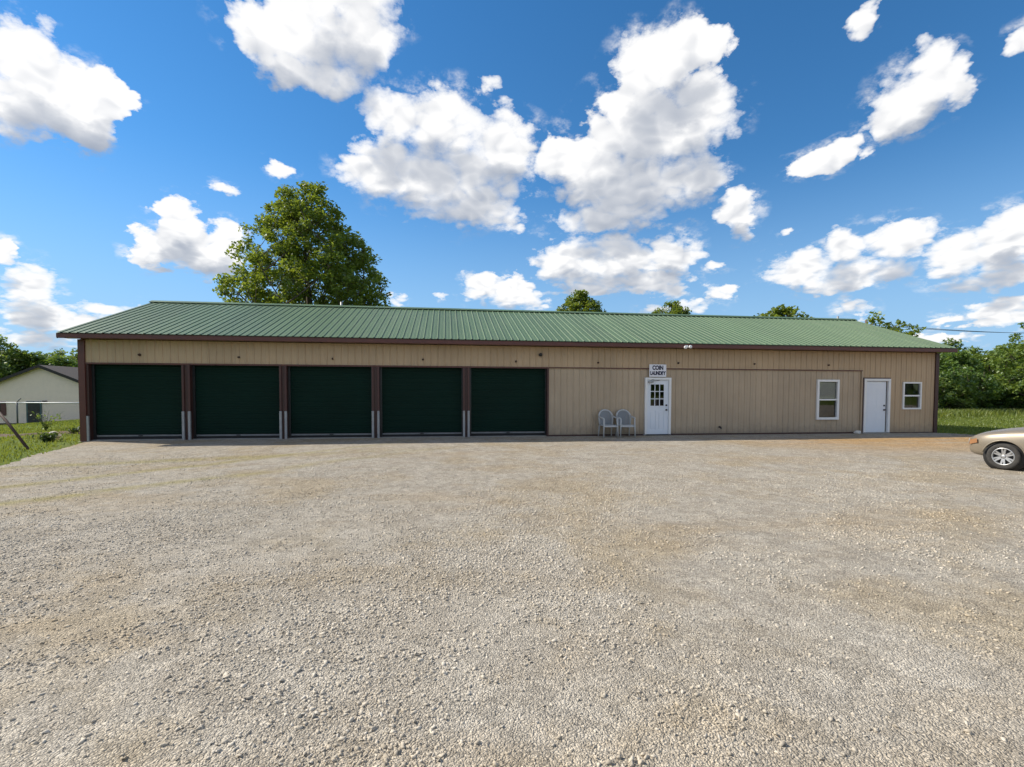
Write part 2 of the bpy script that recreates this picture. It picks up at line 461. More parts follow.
def gravel_tone(b, pos):
    """broad colour of the lot: grey crushed stone with tan, ochre and thin weedy patches"""
    nA = b.noise(pos, 0.42, 6, 0.66)
    nB = b.noise(b.v('MULTIPLY', pos, (0.35, 1.0, 1.0)), 0.55, 6, 0.68)
    nC = b.noise(pos, 1.6, 5, 0.65)
    col = b.mix(b.rng(nC, 0.35, 0.65), (0.425, 0.378, 0.308), (0.495, 0.452, 0.382))
    col = b.mix(b.rng(nA, 0.50, 0.62, 0, 0.6), col, (0.42, 0.34, 0.225))
    col = b.mix(b.rng(nB, 0.52, 0.68, 0, 0.5), col, (0.43, 0.335, 0.215))
    sp = b.n('ShaderNodeSeparateXYZ')
    b.inp(sp.inputs[0], pos)
    x, y = sp.outputs[0], sp.outputs[1]
    # dusty orange drive near the right hand doors
    fx = b.rng(x, 19.5, 24.5)
    fy = b.m('MULTIPLY', b.rng(y, -6.5, -3.5), b.rng(y, -1.2, -2.2))
    o = b.m('MULTIPLY', b.m('MULTIPLY', fx, fy), b.rng(b.noise(b.v('MULTIPLY', pos, (0.3, 1.4, 1.0)), 1.1, 6, 0.7), 0.30, 0.52))
    col = b.mix(b.m('MULTIPLY', o, 0.9), col, (0.50, 0.315, 0.14))
    # two weedy wheel tracks at the left
    for y0, sl_, wd in ((-14.5, 1.0, 0.50), (-12.5, 1.1, 0.42), (-6.2, 0.25, 0.5)):
        yc = b.m('SUBTRACT', y, b.m('MULTIPLY_ADD', x, sl_, y0))
        yc = b.m('ADD', yc, b.m('MULTIPLY', b.m('SUBTRACT', b.noise(pos, 0.5, 3), 0.5), 0.8))
        tr = b.m('SUBTRACT', 1.0, b.m('DIVIDE', b.m('ABSOLUTE', yc), wd), clamp=True)
        tr = b.m('MULTIPLY', tr, b.rng(x, 12.0, 6.0))
        tr = b.m('MULTIPLY', tr, b.rng(nC, 0.34, 0.52))
        col = b.mix(b.m('MULTIPLY', tr, 0.75), col, (0.36, 0.315, 0.12))
    return col


def gravel_mat():
    m = bpy.data.materials.new('crushed_gravel')
    m.use_nodes = True
    b = NB(m.node_tree)
    p = m.node_tree.nodes['Principled BSDF']
    g = b.n('ShaderNodeNewGeometry')
    pos = g.outputs['Position']
    col = gravel_tone(b, pos)
    wv = b.v('ADD', pos, b.v('SCALE', b.noise(pos, 25, 2, 0.5, 'Color')))
    wv.node.inputs[1].links[0].from_node.inputs['Scale'].default_value = 0.03
    vc = b.voro(wv, 95, 'Color')
    vd = b.voro(wv, 95, 'Distance')
    sv = b.n('ShaderNodeSeparateXYZ')
    b.inp(sv.inputs[0], vc)
    k = b.rng(sv.outputs[0], 0, 1, 0.66, 1.30)
    k = b.m('MULTIPLY', k, b.rng(vd, 0.0, 0.85, 1.08, 0.72))
    cl = b.voro(pos, 9.0, 'Color')
    sc_ = b.n('ShaderNodeSeparateXYZ')
    b.inp(sc_.inputs[0], cl)
    k = b.m('MULTIPLY', k, b.rng(sc_.outputs[1], 0, 1, 0.86, 1.14))
    kk = b.v('SCALE', col)
    b.inp(kk.node.inputs['Scale'], k)
    b.inp(p.inputs['Base Color'], kk)
    p.inputs['Roughness'].default_value = 0.92
    p.inputs['Specular IOR Level'].default_value = 0.15
    bp = b.n('ShaderNodeBump')
    bp.inputs['Strength'].default_value = 1.0
    bp.inputs['Distance'].default_value = 0.010
    h = b.m('SUBTRACT', b.m('MULTIPLY', sv.outputs[1], 0.9), vd)
    h = b.m('ADD', h, b.m('MULTIPLY', b.noise(pos, 14, 5, 0.7), 0.8))
    b.inp(bp.inputs['Height'], h)
    b.l(bp, p.inputs['Normal'])
    return m
M['gravel'] = gravel_mat()


def stone_mat():
    m = bpy.data.materials.new('loose_stone')
    m.use_nodes = True
    b = NB(m.node_tree)
    p = m.node_tree.nodes['Principled BSDF']
    g = b.n('ShaderNodeNewGeometry')
    col = gravel_tone(b, g.outputs['Position'])
    rnd = g.outputs['Random Per Island']
    kk = b.v('SCALE', col)
    b.inp(kk.node.inputs['Scale'], b.rng(rnd, 0, 1, 0.75, 1.32))
    col = b.mix(b.rng(rnd, 0.75, 1.0, 0.0, 0.45), kk, (0.46, 0.44, 0.41))
    b.inp(p.inputs['Base Color'], col)
    p.inputs['Roughness'].default_value = 0.9
    p.inputs['Specular IOR Level'].default_value = 0.2
    return m
M['stone'] = stone_mat()


# ---------------------------------------------------------------- mesh helpers
def link(name, me, m=None, parent=None):
    o = bpy.data.objects.new(name, me)
    C.objects.link(o)
    if m is not None and me is not None:
        if not isinstance(m, (list, tuple)):
            m = [m]
        for x in m:
            me.materials.append(x)
    if parent is not None:
        o.parent = parent
    return o


def tag(o, label=None, cat=None, group=None, kind=None):
    if label:
        o['label'] = label
    if cat:
        o['category'] = cat
    if group:
        o['group'] = group
    if kind:
        o['kind'] = kind
    return o


def thing(name, label, cat, loc=(0, 0, 0), rz=0.0, group=None):
    o = bpy.data.objects.new(name, None)
    o.empty_display_size = 0.2
    C.objects.link(o)
    o.location = loc
    o.rotation_euler = (0, 0, rz)
    return tag(o, label, cat, group)


def copy_tree(o, parent=None):
    c = o.copy()
    C.objects.link(c)
    c.parent = parent
    for ch in list(o.children):
        copy_tree(ch, c)
    return c


class MB:
    """collects shapes into one mesh"""
    def __init__(s):
        s.v, s.f, s.sm = [], [], []

    def add(s, vs, fs, smooth=False):
        o = len(s.v)
        s.v += [tuple(p) for p in vs]
        s.f += [tuple(i + o for i in f) for f in fs]
        s.sm += [smooth] * len(fs)
        return s

    def box(s, x0, x1, y0, y1, z0, z1, bev=0.0):
        if bev <= 0:
            vs = [(x, y, z) for z in (z0, z1) for y in (y0, y1) for x in (x0, x1)]
            fs = [(0, 2, 3, 1), (4, 5, 7, 6), (0, 1, 5, 4), (2, 6, 7, 3), (0, 4, 6, 2), (1, 3, 7, 5)]
            return s.add(vs, fs)
        bm = bmesh.new()
        bmesh.ops.create_cube(bm, size=1)
        for v in bm.verts:
            v.co = Vector(((x0 + x1) / 2 + v.co.x * (x1 - x0), (y0 + y1) / 2 + v.co.y * (y1 - y0), (z0 + z1) / 2 + v.co.z * (z1 - z0)))
        bmesh.ops.bevel(bm, geom=bm.edges[:], offset=bev, segments=2, profile=0.7, affect='EDGES')
        s.bm(bm)
        return s

    def bm(s, bm, smooth=False):
        bm.verts.index_update()
        s.add([v.co[:] for v in bm.verts], [[v.index for v in f.verts] for f in bm.faces], smooth)
        bm.free()
        return s

    def tube(s, pts, r, n=8, cap=True, smooth=True):
        pts = [Vector(p) for p in pts]
        rs = r if isinstance(r, (list, tuple)) else [r] * len(pts)
        vs, fs = [], []
        ref = None
        for i, p in enumerate(pts):
            t = (pts[min(i + 1, len(pts) - 1)] - pts[max(i - 1, 0)]).normalized()
            if ref is None:
                ref = Vector((0, 0, 1)) if abs(t.z) < 0.9 else Vector((1, 0, 0))
            a = t.cross(ref).normalized()
            bb = a.cross(t).normalized()
            ref = bb
            for k in range(n):
                q = 2 * PI * k / n
                vs.append(p + (a * math.cos(q) + bb * math.sin(q)) * rs[i])
        for i in range(len(pts) - 1):
            for k in range(n):
                k2 = (k + 1) % n
                fs.append((i * n + k, i * n + k2, (i + 1) * n + k2, (i + 1) * n + k))
        if cap:
            fs.append(tuple(reversed(range(n))))
            fs.append(tuple((len(pts) - 1) * n + k for k in range(n)))
        return s.add(vs, fs, smooth)

    def lathe(s, prof, n=32, axis='Z', o=(0, 0, 0), smooth=True):
        vs, fs = [], []
        for (r, h) in prof:
            for k in range(n):
                q = 2 * PI * k / n
                x, y = r * math.cos(q), r * math.sin(q)
                p = {'Z': (x, y, h), 'Y': (x, h, y), 'X': (h, x, y)}[axis]
                vs.append((p[0] + o[0], p[1] + o[1], p[2] + o[2]))
        for i in range(len(prof) - 1):
            for k in range(n):
                k2 = (k + 1) % n
                fs.append((i * n + k, i * n + k2, (i + 1) * n + k2, (i + 1) * n + k))
        return s.add(vs, fs, smooth)

    def build(s, name, m, parent=None):
        me = bpy.data.meshes.new(name)
        me.from_pydata(s.v, [], s.f)
        me.polygons.foreach_set('use_smooth', s.sm)
        me.update()
        return link(name, me, m, parent)


def np_mesh(name, V, F, smooth=False):
    """V (n,3); F (m,k) all faces with k corners"""
    me = bpy.data.meshes.new(name)
    k = F.shape[1]
    me.vertices.add(len(V))
    me.vertices.foreach_set('co', V.astype(np.float32).ravel())
    me.loops.add(F.size)
    me.loops.foreach_set('vertex_index', F.astype(np.int32).ravel())
    me.polygons.add(len(F))
    me.polygons.foreach_set('loop_start', (np.arange(len(F)) * k).astype(np.int32))
    me.polygons.foreach_set('loop_total', np.full(len(F), k, np.int32))
    if smooth:
        me.polygons.foreach_set('use_smooth', np.ones(len(F), bool))
    me.update(calc_edges=True)
    me.validate()
    return me


# ---------------------------------------------------------------- ground
def lot_left(y):
    """x of the ragged left edge of the gravel"""
    return np.where(y > -0.2, -0.12, 0.02 - 0.34 * y)


def vnoise(x, y, seed=0):
    r = np.zeros_like(x)
    rs = np.random.RandomState(seed)
    for k in range(7):
        fx, fy, ph = rs.uniform(-1, 1), rs.uniform(-1, 1), rs.uniform(0, 6.28)
        r += np.sin((fx * x + fy * y) * (1.6 ** k) * 0.5 + ph) / (1.35 ** k)
    return r / 3


def terrain(x, y):
    x = np.asarray(x, float)
    y = np.asarray(y, float)
    d = np.maximum(0, -(x + 0.34 * np.minimum(y, 0.0)) - 0.1)
    z = -0.030 * np.minimum(d, 14) - 0.085 * np.clip(d - 14, 0, 14) - 0.01 * np.clip(d - 28, 0, 60)
    z = z + 0.05 * vnoise(x, y, 3) * np.clip(d / 5, 0, 1)
    # low earth bank across the left hand grass
    bank = np.exp(-((y - 5.2 - 0.2 * x) / 0.5) ** 2) * np.clip(d / 1.5, 0, 1)
    z = z + 0.10 * bank
    r = np.clip((x - 36) / 20, 0, 1)
    z = z + 0.06 * vnoise(x, y, 5) * r
    # far ground rises gently beyond the thicket at the right
    z = z + np.clip((np.hypot(x - 15, y) - 70) / 120, 0, 1) * 1.0 * (x > 15)
    return z


def lot_z(x, y):
    """surface of the gravel lot, gently uneven"""
    return 0.018 + 0.022 * vnoise(x * 0.9, y * 0.9, 11) * np.clip((-y) / 1.5, 0, 1)


def spaced(a, b, fine, coarse, lo, hi):
    """coordinates that are fine between lo and hi and grow outwards"""
    xs = list(np.arange(lo, hi, fine))
    s = fine
    x = hi
    while x < b:
        xs.append(x)
        s = min(s * 1.35, coarse)
        x += s
    xs.append(b)
    s = fine
    x = lo - fine
    while x > a:
        xs.append(x)
        s = min(s * 1.35, coarse)
        x -= s
    xs.append(a)
    return np.array(sorted(set(xs)))


def grid(X, Y, Z):
    h, w = X.shape
    V = np.stack([X, Y, Z], -1).reshape(-1, 3)
    i = np.arange((h - 1) * w).reshape(h - 1, w)[:, :-1].ravel()
    F = np.stack([i, i + 1, i + w + 1, i + w], 1)
    return V, F


gx = spaced(-900, 900, 0.5, 60, -36, 60)
gy = spaced(-600, 900, 0.5, 60, -24, 40)
X, Y = np.meshgrid(gx, gy)
V, F = grid(X, Y, terrain(X, Y) - 0.03)
tag(link('ground', np_mesh('ground', V, F, True), M['ground']), kind='structure')

# gravel lot: ragged edges against the grass
ys = np.concatenate([np.linspace(-40, -26, 15)[:-1], np.linspace(-26, -8, 90)[:-1], np.linspace(-8, 0.0, 90)])
us = np.concatenate([np.linspace(0, 0.03, 12)[:-1], np.linspace(0.03, 0.6, 220)[:-1], np.linspace(0.6, 1, 30)])
YY, UU = np.meshgrid(ys, us, indexing='ij')
XL = lot_left(YY) + 0.22 * vnoise(YY * 3.1, YY * 1.7, 21) + 0.10 * vnoise(YY * 11, YY * 9, 22)
XX = XL + UU * (90 - XL)
back = np.where(XX < 31.4, 0.15, -2.15 + 0.25 * vnoise(XX * 2.3, XX, 23) + 0.1 * vnoise(XX * 9, XX, 24))
back = np.where((XX > 30.6) & (XX <= 31.4), 0.15 - 2.3 * (XX - 30.6) / 0.8, back)
tt = (YY + 40) / 40
YB = -40 + tt * (back + 40)
edge = np.minimum(UU / 0.004, 1) * np.minimum((1 - tt) / 0.004, 1)
V, F = grid(XX, YB, lot_z(XX, YB) - 0.03 * (1 - np.clip(edge, 0, 1)))
tag(link('gravel_lot', np_mesh('gravel_lot', V, F, True), M['gravel']), kind='structure')


def stones():
    """loose crushed stones lying on the lot, thick close by and thinning out"""
    rs = np.random.RandomState(4)
    cx, cy = 11.31, -16.79
    P = []
    n = 460000
    ang = rs.uniform(-0.95, 0.95, n) + 0.136
    u = rs.uniform(0, 1, n)
    dist = 1.7 + 13.5 * u ** 1.15
    x = cx + np.sin(ang) * dist
    y = cy + np.cos(ang) * dist
    # patches of bare dust among the stones
    dens = 0.30 + 0.70 * vnoise(x * 1.3, y * 1.3, 31) + 0.55 * vnoise(x * 4, y * 4, 32) + 0.3 * vnoise(x * 13, y * 13, 33)
    keep = (rs.uniform(0, 1, n) < np.clip(dens, 0.06, 0.95)) & (rs.uniform(0, 1, n) < np.clip(dist / 5.0, 0.3, 1.0) * np.clip((16 - dist) / 6, 0, 1))
    keep &= (x > lot_left(y) + 0.2) & (y < -0.1)
    x, y, dist = x[keep], y[keep], dist[keep]
    n = len(x)
    size = np.exp(rs.normal(math.log(0.0044), 0.42, n)) * np.where(rs.uniform(0, 1, n) < 0.03, 1.6, 1.0)
    size = np.clip(size, 0.0025, 0.0105)
    base = np.array([(-1, -1, -1), (1, -1, -1), (1, 1, -1), (-1, 1, -1), (-1, -1, 1), (1, -1, 1), (1, 1, 1), (-1, 1, 1)], float)
    K = base[None] * np.array([1.45, 0.75, 0.5]) + rs.normal(0, 0.30, (n, 8, 3))
    K[:, 4:, :2] *= rs.uniform(0.45, 0.95, (n, 1, 1))
    K *= size[:, None, None]
    # random tilt and heading
    a = rs.uniform(0, 2 * PI, n)
    t = rs.normal(0, 0.45, n)
    t2 = rs.normal(0, 0.45, n)
    x1, y1, z1 = K[..., 0], K[..., 1], K[..., 2]
    c, s = np.cos(t)[:, None], np.sin(t)[:, None]
    y1, z1 = c * y1 - s * z1, s * y1 + c * z1
    c, s = np.cos(t2)[:, None], np.sin(t2)[:, None]
    x1, z1 = c * x1 - s * z1, s * x1 + c * z1
    c, s = np.cos(a)[:, None], np.sin(a)[:, None]
    x1, y1 = c * x1 - s * y1, s * x1 + c * y1
    z0 = lot_z(x, y) + size * 0.25
    V = np.stack([x1 + x[:, None], y1 + y[:, None], z1 + z0[:, None]], -1).reshape(-1, 3)
    q = np.array([(0, 3, 2, 1), (4, 5, 6, 7), (0, 1, 5, 4), (1, 2, 6, 5), (2, 3, 7, 6), (3, 0, 4, 7)])
    F = (np.arange(n)[:, None, None] * 8 + q[None]).reshape(-1, 4)
    tag(link('loose_gravel', np_mesh('loose_gravel', V, F), M['stone']), 'grey and tan crushed stones lying loose over the lot', 'gravel', kind='stuff')
stones()


def blades(name, label, pts, hmin, hmax, seed, m, cat='grass', width=0.012):
    rs = np.random.RandomState(seed)
    n = len(pts)
    h = rs.uniform(hmin, hmax, n)
    a = rs.uniform(0, 2 * PI, n)
    lean = rs.uniform(0.1, 0.8, n) * h
    la = rs.uniform(0, 2 * PI, n)
    w = width * rs.uniform(0.7, 1.4, n)
    dx, dy = np.cos(a) * w, np.sin(a) * w
    lx, ly = np.cos(la) * lean, np.sin(la) * lean
    p = pts
    V = np.empty((n, 5, 3))
    V[:, 0] = p + np.stack([-dx, -dy, 0 * h - 0.02], 1)
    V[:, 1] = p + np.stack([dx, dy, 0 * h - 0.02], 1)
    V[:, 2] = p + np.stack([dx * .8 + lx * .35, dy * .8 + ly * .35, h * .6], 1)
    V[:, 3] = p + np.stack([lx, ly, h], 1)
    V[:, 4] = p + np.stack([-dx * .8 + lx * .35, -dy * .8 + ly * .35, h * .6], 1)
    F = np.arange(n * 5).reshape(n, 5)
    return tag(link(name, np_mesh(name, V.reshape(-1, 3), F), m), label, cat, kind='stuff')


def grass_left():
    rs = np.random.RandomState(7)
    n = 90000
    x = rs.uniform(-26, 3.0, n)
    y = rs.uniform(-7, 26, n)
    edge = lot_left(y)
    k = (x < edge - 0.05 + 0.25 * rs.normal(0, 1, n).clip(-1, 1)) & ~((x > -0.2) & (y > -0.1)) & (rs.uniform(0, 1, n) < np.clip(0.75 + 0.4 * vnoise(x * 2, y * 2, 41), 0.2, 1))
    x, y = x[k], y[k]
    blades('lawn_grass', 'short sunny green grass left of the building', np.stack([x, y, terrain(x, y) - 0.03], 1), 0.03, 0.11, 8, M['grass'], width=0.016)


def grass_right():
    rs = np.random.RandomState(9)
    n = 110000
    x = rs.uniform(30.8, 66, n)
    y = rs.uniform(-2.6, 22, n)
    k = (y > -2.1 + 0.2 * vnoise(x * 2.3, x, 23) + rs.normal(0, .2, n)) & ~((x < 31.2) & (y < 0))
    x, y = x[k], y[k]
    blades('meadow_grass', 'green mown grass between building and thicket on the right', np.stack([x, y, terrain(x, y) - 0.03], 1), 0.03, 0.10, 10, M['grass'], width=0.016)
    n = 14000
    x = rs.uniform(36, 64, n)
    y = 11.0 + (x - 40) * 0.33 + rs.normal(0, 0.9, n)
    blades('tall_grass', 'tall rough grass along the foot of the thicket', np.stack([x, y, terrain(x, y) - 0.03], 1), 0.15, 0.55, 12, M['grass'], width=0.016)
grass_left()
grass_right()

# ---------------------------------------------------------------- the long metal building
LEN, DEP = 30.73, 8.78
EAVE_B, EAVE_T, RIDGE = 3.19, 3.34, 5.13
OV, OS = 0.485, 0.30
PITCHZ = 0.229 * 1.0
bld = thing('metal_building', 'long tan metal building with green ribbed roof and five dark green roll-up doors', 'building')


def rib_profile(a, b, pitch=0.2286, h=0.021, base=0.052, top=0.022):
    """(x, out) points of a ribbed sheet between a and b"""
    xs = {a: 0, b: 0}
    pts = []
    k0, k1 = int(math.floor(a / pitch)) - 1, int(math.ceil(b / pitch)) + 1
    for k in range(k0, k1 + 1):
        c = k * pitch + 0.07
        pts += [(c - base / 2, 0), (c - top / 2, h), (c + top / 2, h), (c + base / 2, 0)]
        c2 = c + pitch / 2
        pts += [(c2 - 0.018, 0), (c2 - 0.008, 0.004), (c2 + 0.008, 0.004), (c2 + 0.018, 0)]
    px = np.array([p[0] for p in pts])
    py = np.array([p[1] for p in pts])
    inside = [(x, y) for x, y in pts if a + 1e-4 < x < b - 1e-4]
    return [(a, float(np.interp(a, px, py)))] + inside + [(b, float(np.interp(b, px, py)))]


def rib_wall(x0, x1, z0, z1, holes, y, place):
    """ribbed wall sheet; place maps (along, out, z) to the world"""
    mb = MB()
    cuts = sorted({x0, x1} | {h[0] for h in holes} | {h[1] for h in holes})
    for a, b in zip(cuts[:-1], cuts[1:]):
        zs = [(z0, z1)]
        for h in holes:
            if h[0] <= a + 1e-6 and h[1] >= b - 1e-6:
                nz = []
                for s0, s1 in zs:
                    if h[2] > s0:
                        nz.append((s0, min(h[2], s1)))
                    if h[3] < s1:
                        nz.append((max(h[3], s0), s1))
                zs = nz
        pr = rib_profile(a, b)
        for s0, s1 in zs:
            vs = []
            for x, o in pr:
                vs.append(place(x, y + o, s0))
                vs.append(place(x, y + o, s1))
            fs = [(2 * i, 2 * i + 2, 2 * i + 3, 2 * i + 1) for i in range(len(pr) - 1)]
            mb.add(vs, fs)
    return mb


front = lambda x, o, z: (x, -o, z)
BAYS = [(0.23, 2.93), (3.17, 5.89), (6.11, 8.84), (9.08, 11.90), (12.12, 14.87)]
DOOR1 = (18.50, 19.50, 0.0, 2.13)
WIN1 = (25.43, 26.37, 0.56, 2.10)
DOOR2 = (27.45, 28.60, 0.0, 2.15)
WIN2 = (29.17, 30.00, 0.95, 2.03)
rib_wall(0.15, 27.40, 2.475, EAVE_B, [], 0.0, front).build('header_wall', M['tan_band'], bld)
rib_wall(27.40, LEN - 0.12, 0.05, EAVE_B, [DOOR2, WIN2], 0.0, front).build('end_wall', M['tan_band'], bld)
rib_wall(14.93, 27.34, 0.07, 2.44, [DOOR1, WIN1], -0.03, front).build('infill_wall', M['tan_panel'], bld)


def gable(place, name):
    mb = MB()
    pr = rib_profile(0.0, DEP)
    vs = []
    for s, o in pr:
        top = EAVE_B + (RIDGE - 0.16 - EAVE_B) * (1 - abs(s - DEP / 2) / (DEP / 2))
        vs += [place(s, o, 0.05), place(s, o, top)]
    fs = [(2 * i, 2 * i + 2, 2 * i + 3, 2 * i + 1) for i in range(len(pr) - 1)]
    mb.add(vs, fs)
    return mb.build(name, M['tan_band'], bld)
gable(lambda s, o, z: (-0.0 - o, DEP - s, z), 'gable_wall')
gable(lambda s, o, z: (LEN + o, s, z), 'gable_wall')
rib_wall(0.0, LEN, 0.05, EAVE_B, [], 0.0, lambda x, o, z: (LEN - x, DEP + o, z)).build('back_wall', M['tan_band'], bld)
MB().box(0.02, LEN - 0.02, 0.06, DEP - 0.02, -0.15, 0.035).build('floor_slab', M['slab'], bld)
MB().box(14.90, 14.96, 0.10, DEP - 0.1, 0.04, 3.1).box(14.97, LEN - 0.05, 3.0, 3.06, 0.04, 3.1).build('partition_wall', M['interior'], bld)

# brown trim
t = MB()
t.box(-0.035, 0.15, -0.05, 0.10, 0.0, EAVE_B)                       # left corner
t.build('corner_trim', M['brown'], bld)
t = MB()
t.box(LEN - 0.12, LEN + 0.035, -0.045, 0.10, 0.0, EAVE_B)
t.build('corner_trim', M['brown_dark'], bld)
MB().box(0.15, 14.90, -0.03, 0.12, 2.425, 2.475).build('door_header_trim', M['brown'], bld)
MB().box(14.902, 27.36, -0.026, 0.03, 2.440, 2.473).build('flashing_strip', M['brown'], bld)
MB().box(27.345, 27.399, -0.024, 0.035, 0.05, 2.439).build('flashing_strip', M['tan_panel'], bld)
MB().box(14.865, 14.928, -0.028, 0.12, 0.02, 2.424).build('door_jamb_trim', M['brown_dark'], bld)
MB().box(14.93, 18.44, -0.012, 0.05, 0.0, 0.068).box(19.56, 27.34, -0.012, 0.05, 0.0, 0.068).build('base_shade_stain', M['brown_dark'], bld)  # dark strip colours in the shadow and stain along the wall foot
MB().box(28.67, LEN - 0.12, -0.01, 0.05, 0.0, 0.048).build('base_shade_stain', M['brown_dark'], bld)


def bay_post(x0, x1):
    p = MB()
    p.box(x0, x1, 0.0, 0.16, 0.02, 2.425)                           # dark middle
    o = p.build('door_post', M['brown_dark'], bld)
    q = MB()
    q.box(x0 - 0.004, x0 + 0.062, -0.045, -0.001, 0.94, 2.424, 0.006)
    q.box(x1 - 0.062, x1 + 0.004, -0.045, -0.001, 0.94, 2.424, 0.006)
    q.build('door_post_trim', M['brown_post'], o)
    for a, b in ((x0 - 0.008, x0 + 0.066), (x1 - 0.066, x1 + 0.008)):
        g = MB()
        g.box(a, b, -0.075, -0.002, 0.0, 0.935, 0.012)
        g.build('post_guard', M['galv'], o)
for (a, b) in zip(BAYS[:-1], BAYS[1:]):
    bay_post(a[1], b[0])
MB().box(0.152, 0.225, -0.005, 0.16, 0.02, 2.424).build('door_jamb_trim', M['brown_dark'], bld)
MB().box(0.16, 0.222, -0.06, -0.006, 0.0, 0.80, 0.01).build('post_guard', M['galv'], bld)


def rollup(x0, x1, gap):
    d = MB()
    y = 0.20
    pr = []
    z = 0.16 + gap
    while z < 2.55:
        for dz, oy in ((0.0, 0.0), (0.012, 0.010), (0.055, 0.013), (0.070, 0.0)):
            pr.append((y - oy, z + dz))
        z += 0.082
    vs = [(x, p[0], p[1]) for p in pr for x in (x0 - 0.03, x1 + 0.03)]
    fs = [(2 * i, 2 * i + 1, 2 * i + 3, 2 * i + 2) for i in range(len(pr) - 1)]
    d.add(vs, fs)
    o = d.build('rollup_door', M['door_green'], bld)
    MB().box(x0 + 0.05, x1 - 0.01, y - 0.035, y + 0.02, 0.095 + gap, 0.145 + gap, 0.006).build('bottom_bar', M['galv_bar'], o)
    MB().box(x0 - 0.02, x1 + 0.02, y - 0.02, y + 0.015, 0.036, 0.084 + gap).build('rubber_seal', M['rubber'], o)
    MB().box(x0 - 0.03, x0 + 0.07, y - 0.07, y - 0.036, 0.036, 2.43).build('door_track', M['black'], o)
    MB().box(x1 - 0.045, x1 + 0.03, y - 0.07, y - 0.036, 0.036, 2.43).build('door_track', M['black'], o)
    MB().box((x0 + x1) / 2 - 0.06, (x0 + x1) / 2 + 0.06, y - 0.06, y - 0.036, 0.11 + gap, 0.14 + gap).build('handle', M['black'], o)
for i, (a, b) in enumerate(BAYS):
    rollup(a, b, (0.03, 0.02, 0.015, 0.02, 0.03)[i])
# dark lining behind the doors so no light leaks in
MB().box(0.1, 14.88, 0.30, 0.34, 0.036, 3.1).build('door_lining', M['interior'], bld)

# small hook lights over the bays
for (x, z, r) in ((1.71, 2.73, .035), (4.65, 2.69, .03), (7.58, 2.68, .03), (10.54, 2.69, .028), (13.75, 2.66, .03), (16.73, 2.65, .03), (19.77, 2.67, .03), (22.8, 2.67, .025), (25.89, 2.66, .028)):
    MB().lathe([(0, -0.07), (r * .8, -0.065), (r, -0.03), (r * .8, 0.0), (r * 1.3, 0.001)], 12, 'Y', (x, -0.018, z)).build('cable_eyelet', M['rust'], bld)
MB().lathe([(0, -0.14), (.05, -0.135), (.065, -0.07), (.04, -0.02), (.055, 0.0)], 14, 'Y', (14.61, -0.01, 2.90)).build('dome_sensor', M['black'], bld)
k = MB()
k.tube([(21.44, -0.01, 0.31), (21.44, -0.10, 0.30), (21.46, -0.12, 0.25)], [.035, .035, .028], 10)
k.build('dryer_vent', M['black'], bld)

# roof
slope = (RIDGE - EAVE_T) / (DEP / 2 + OV)


def roof_sheet(sign):
    mb = MB()
    x0, x1 = -OS, LEN + OS
    pr = rib_profile(x0, x1, 0.2286, 0.024, 0.056, 0.022)
    yc = DEP / 2
    vs = []
    L = DEP / 2 + OV + 0.03
    for x, o in pr:
        for tt in (0.0, 1.0):
            yy = tt * L
            z = RIDGE + 0.012 - slope * yy + o
            vs.append((x, yc + sign * yy, z))
    n = len(pr)
    fs = [(2 * i, 2 * i + 1, 2 * i + 3, 2 * i + 2) if sign < 0 else (2 * i, 2 * i + 2, 2 * i + 3, 2 * i + 1) for i in range(n - 1)]
    mb.add(vs, fs)
    # underside just below the ribs
    zt, zb = RIDGE - 0.012, RIDGE - 0.012 - slope * L
    mb.add([(x0, yc, zt), (x1, yc, zt), (x1, yc + sign * L, zb), (x0, yc + sign * L, zb)], [(0, 1, 2, 3)])
    return mb.build('roof', M['roof'], bld)
rf = roof_sheet(-1)
roof_sheet(1)
rc = MB()
yc = DEP / 2
zt = RIDGE + 0.075
prof = [(-0.20, zt - 0.03 - 0.20 * slope), (-0.20, zt - 0.008 - 0.20 * slope), (-0.03, zt - 0.004), (0, zt + 0.006), (0.03, zt - 0.004), (0.20, zt - 0.008 - 0.20 * slope), (0.20, zt - 0.03 - 0.20 * slope)]
vs = [(x, yc + a, z) for x in (-OS - 0.02, LEN + OS + 0.02) for a, z in prof]
n = len(prof)
rc.add(vs, [(i, i + n, i + n + 1, i + 1) for i in range(n - 1)] + [tuple(range(n)), tuple(reversed(range(n, 2 * n)))])
rc.build('ridge_cap', M['roof'], rf)
for (x, y, h) in ((30.25, yc + 0.10, 0.20), (6.9, yc + 0.35, 0.28)):
    MB().tube([(x, y, RIDGE - 0.3), (x, y, RIDGE + h)], 0.045, 10).build('vent_pipe', M['galv'], rf)

# fascia, soffit, rake boards
MB().box(-OS, LEN + OS, -OV - 0.012, -OV + 0.012, EAVE_B, EAVE_T - 0.012).build('fascia', M['brown'], bld)
MB().box(-OS, LEN + OS, DEP + OV - 0.012, DEP + OV + 0.012, EAVE_B, EAVE_T - 0.012).build('fascia', M['brown'], bld)
MB().box(-OS + 0.02, LEN + OS - 0.02, -OV + 0.013, -0.06, EAVE_B + 0.012, EAVE_B + 0.03).build('soffit', M['brown'], bld)
MB().box(-OS + 0.02, LEN + OS - 0.02, DEP + 0.06, DEP + OV - 0.013, EAVE_B + 0.012, EAVE_B + 0.03).build('soffit', M['brown'], bld)


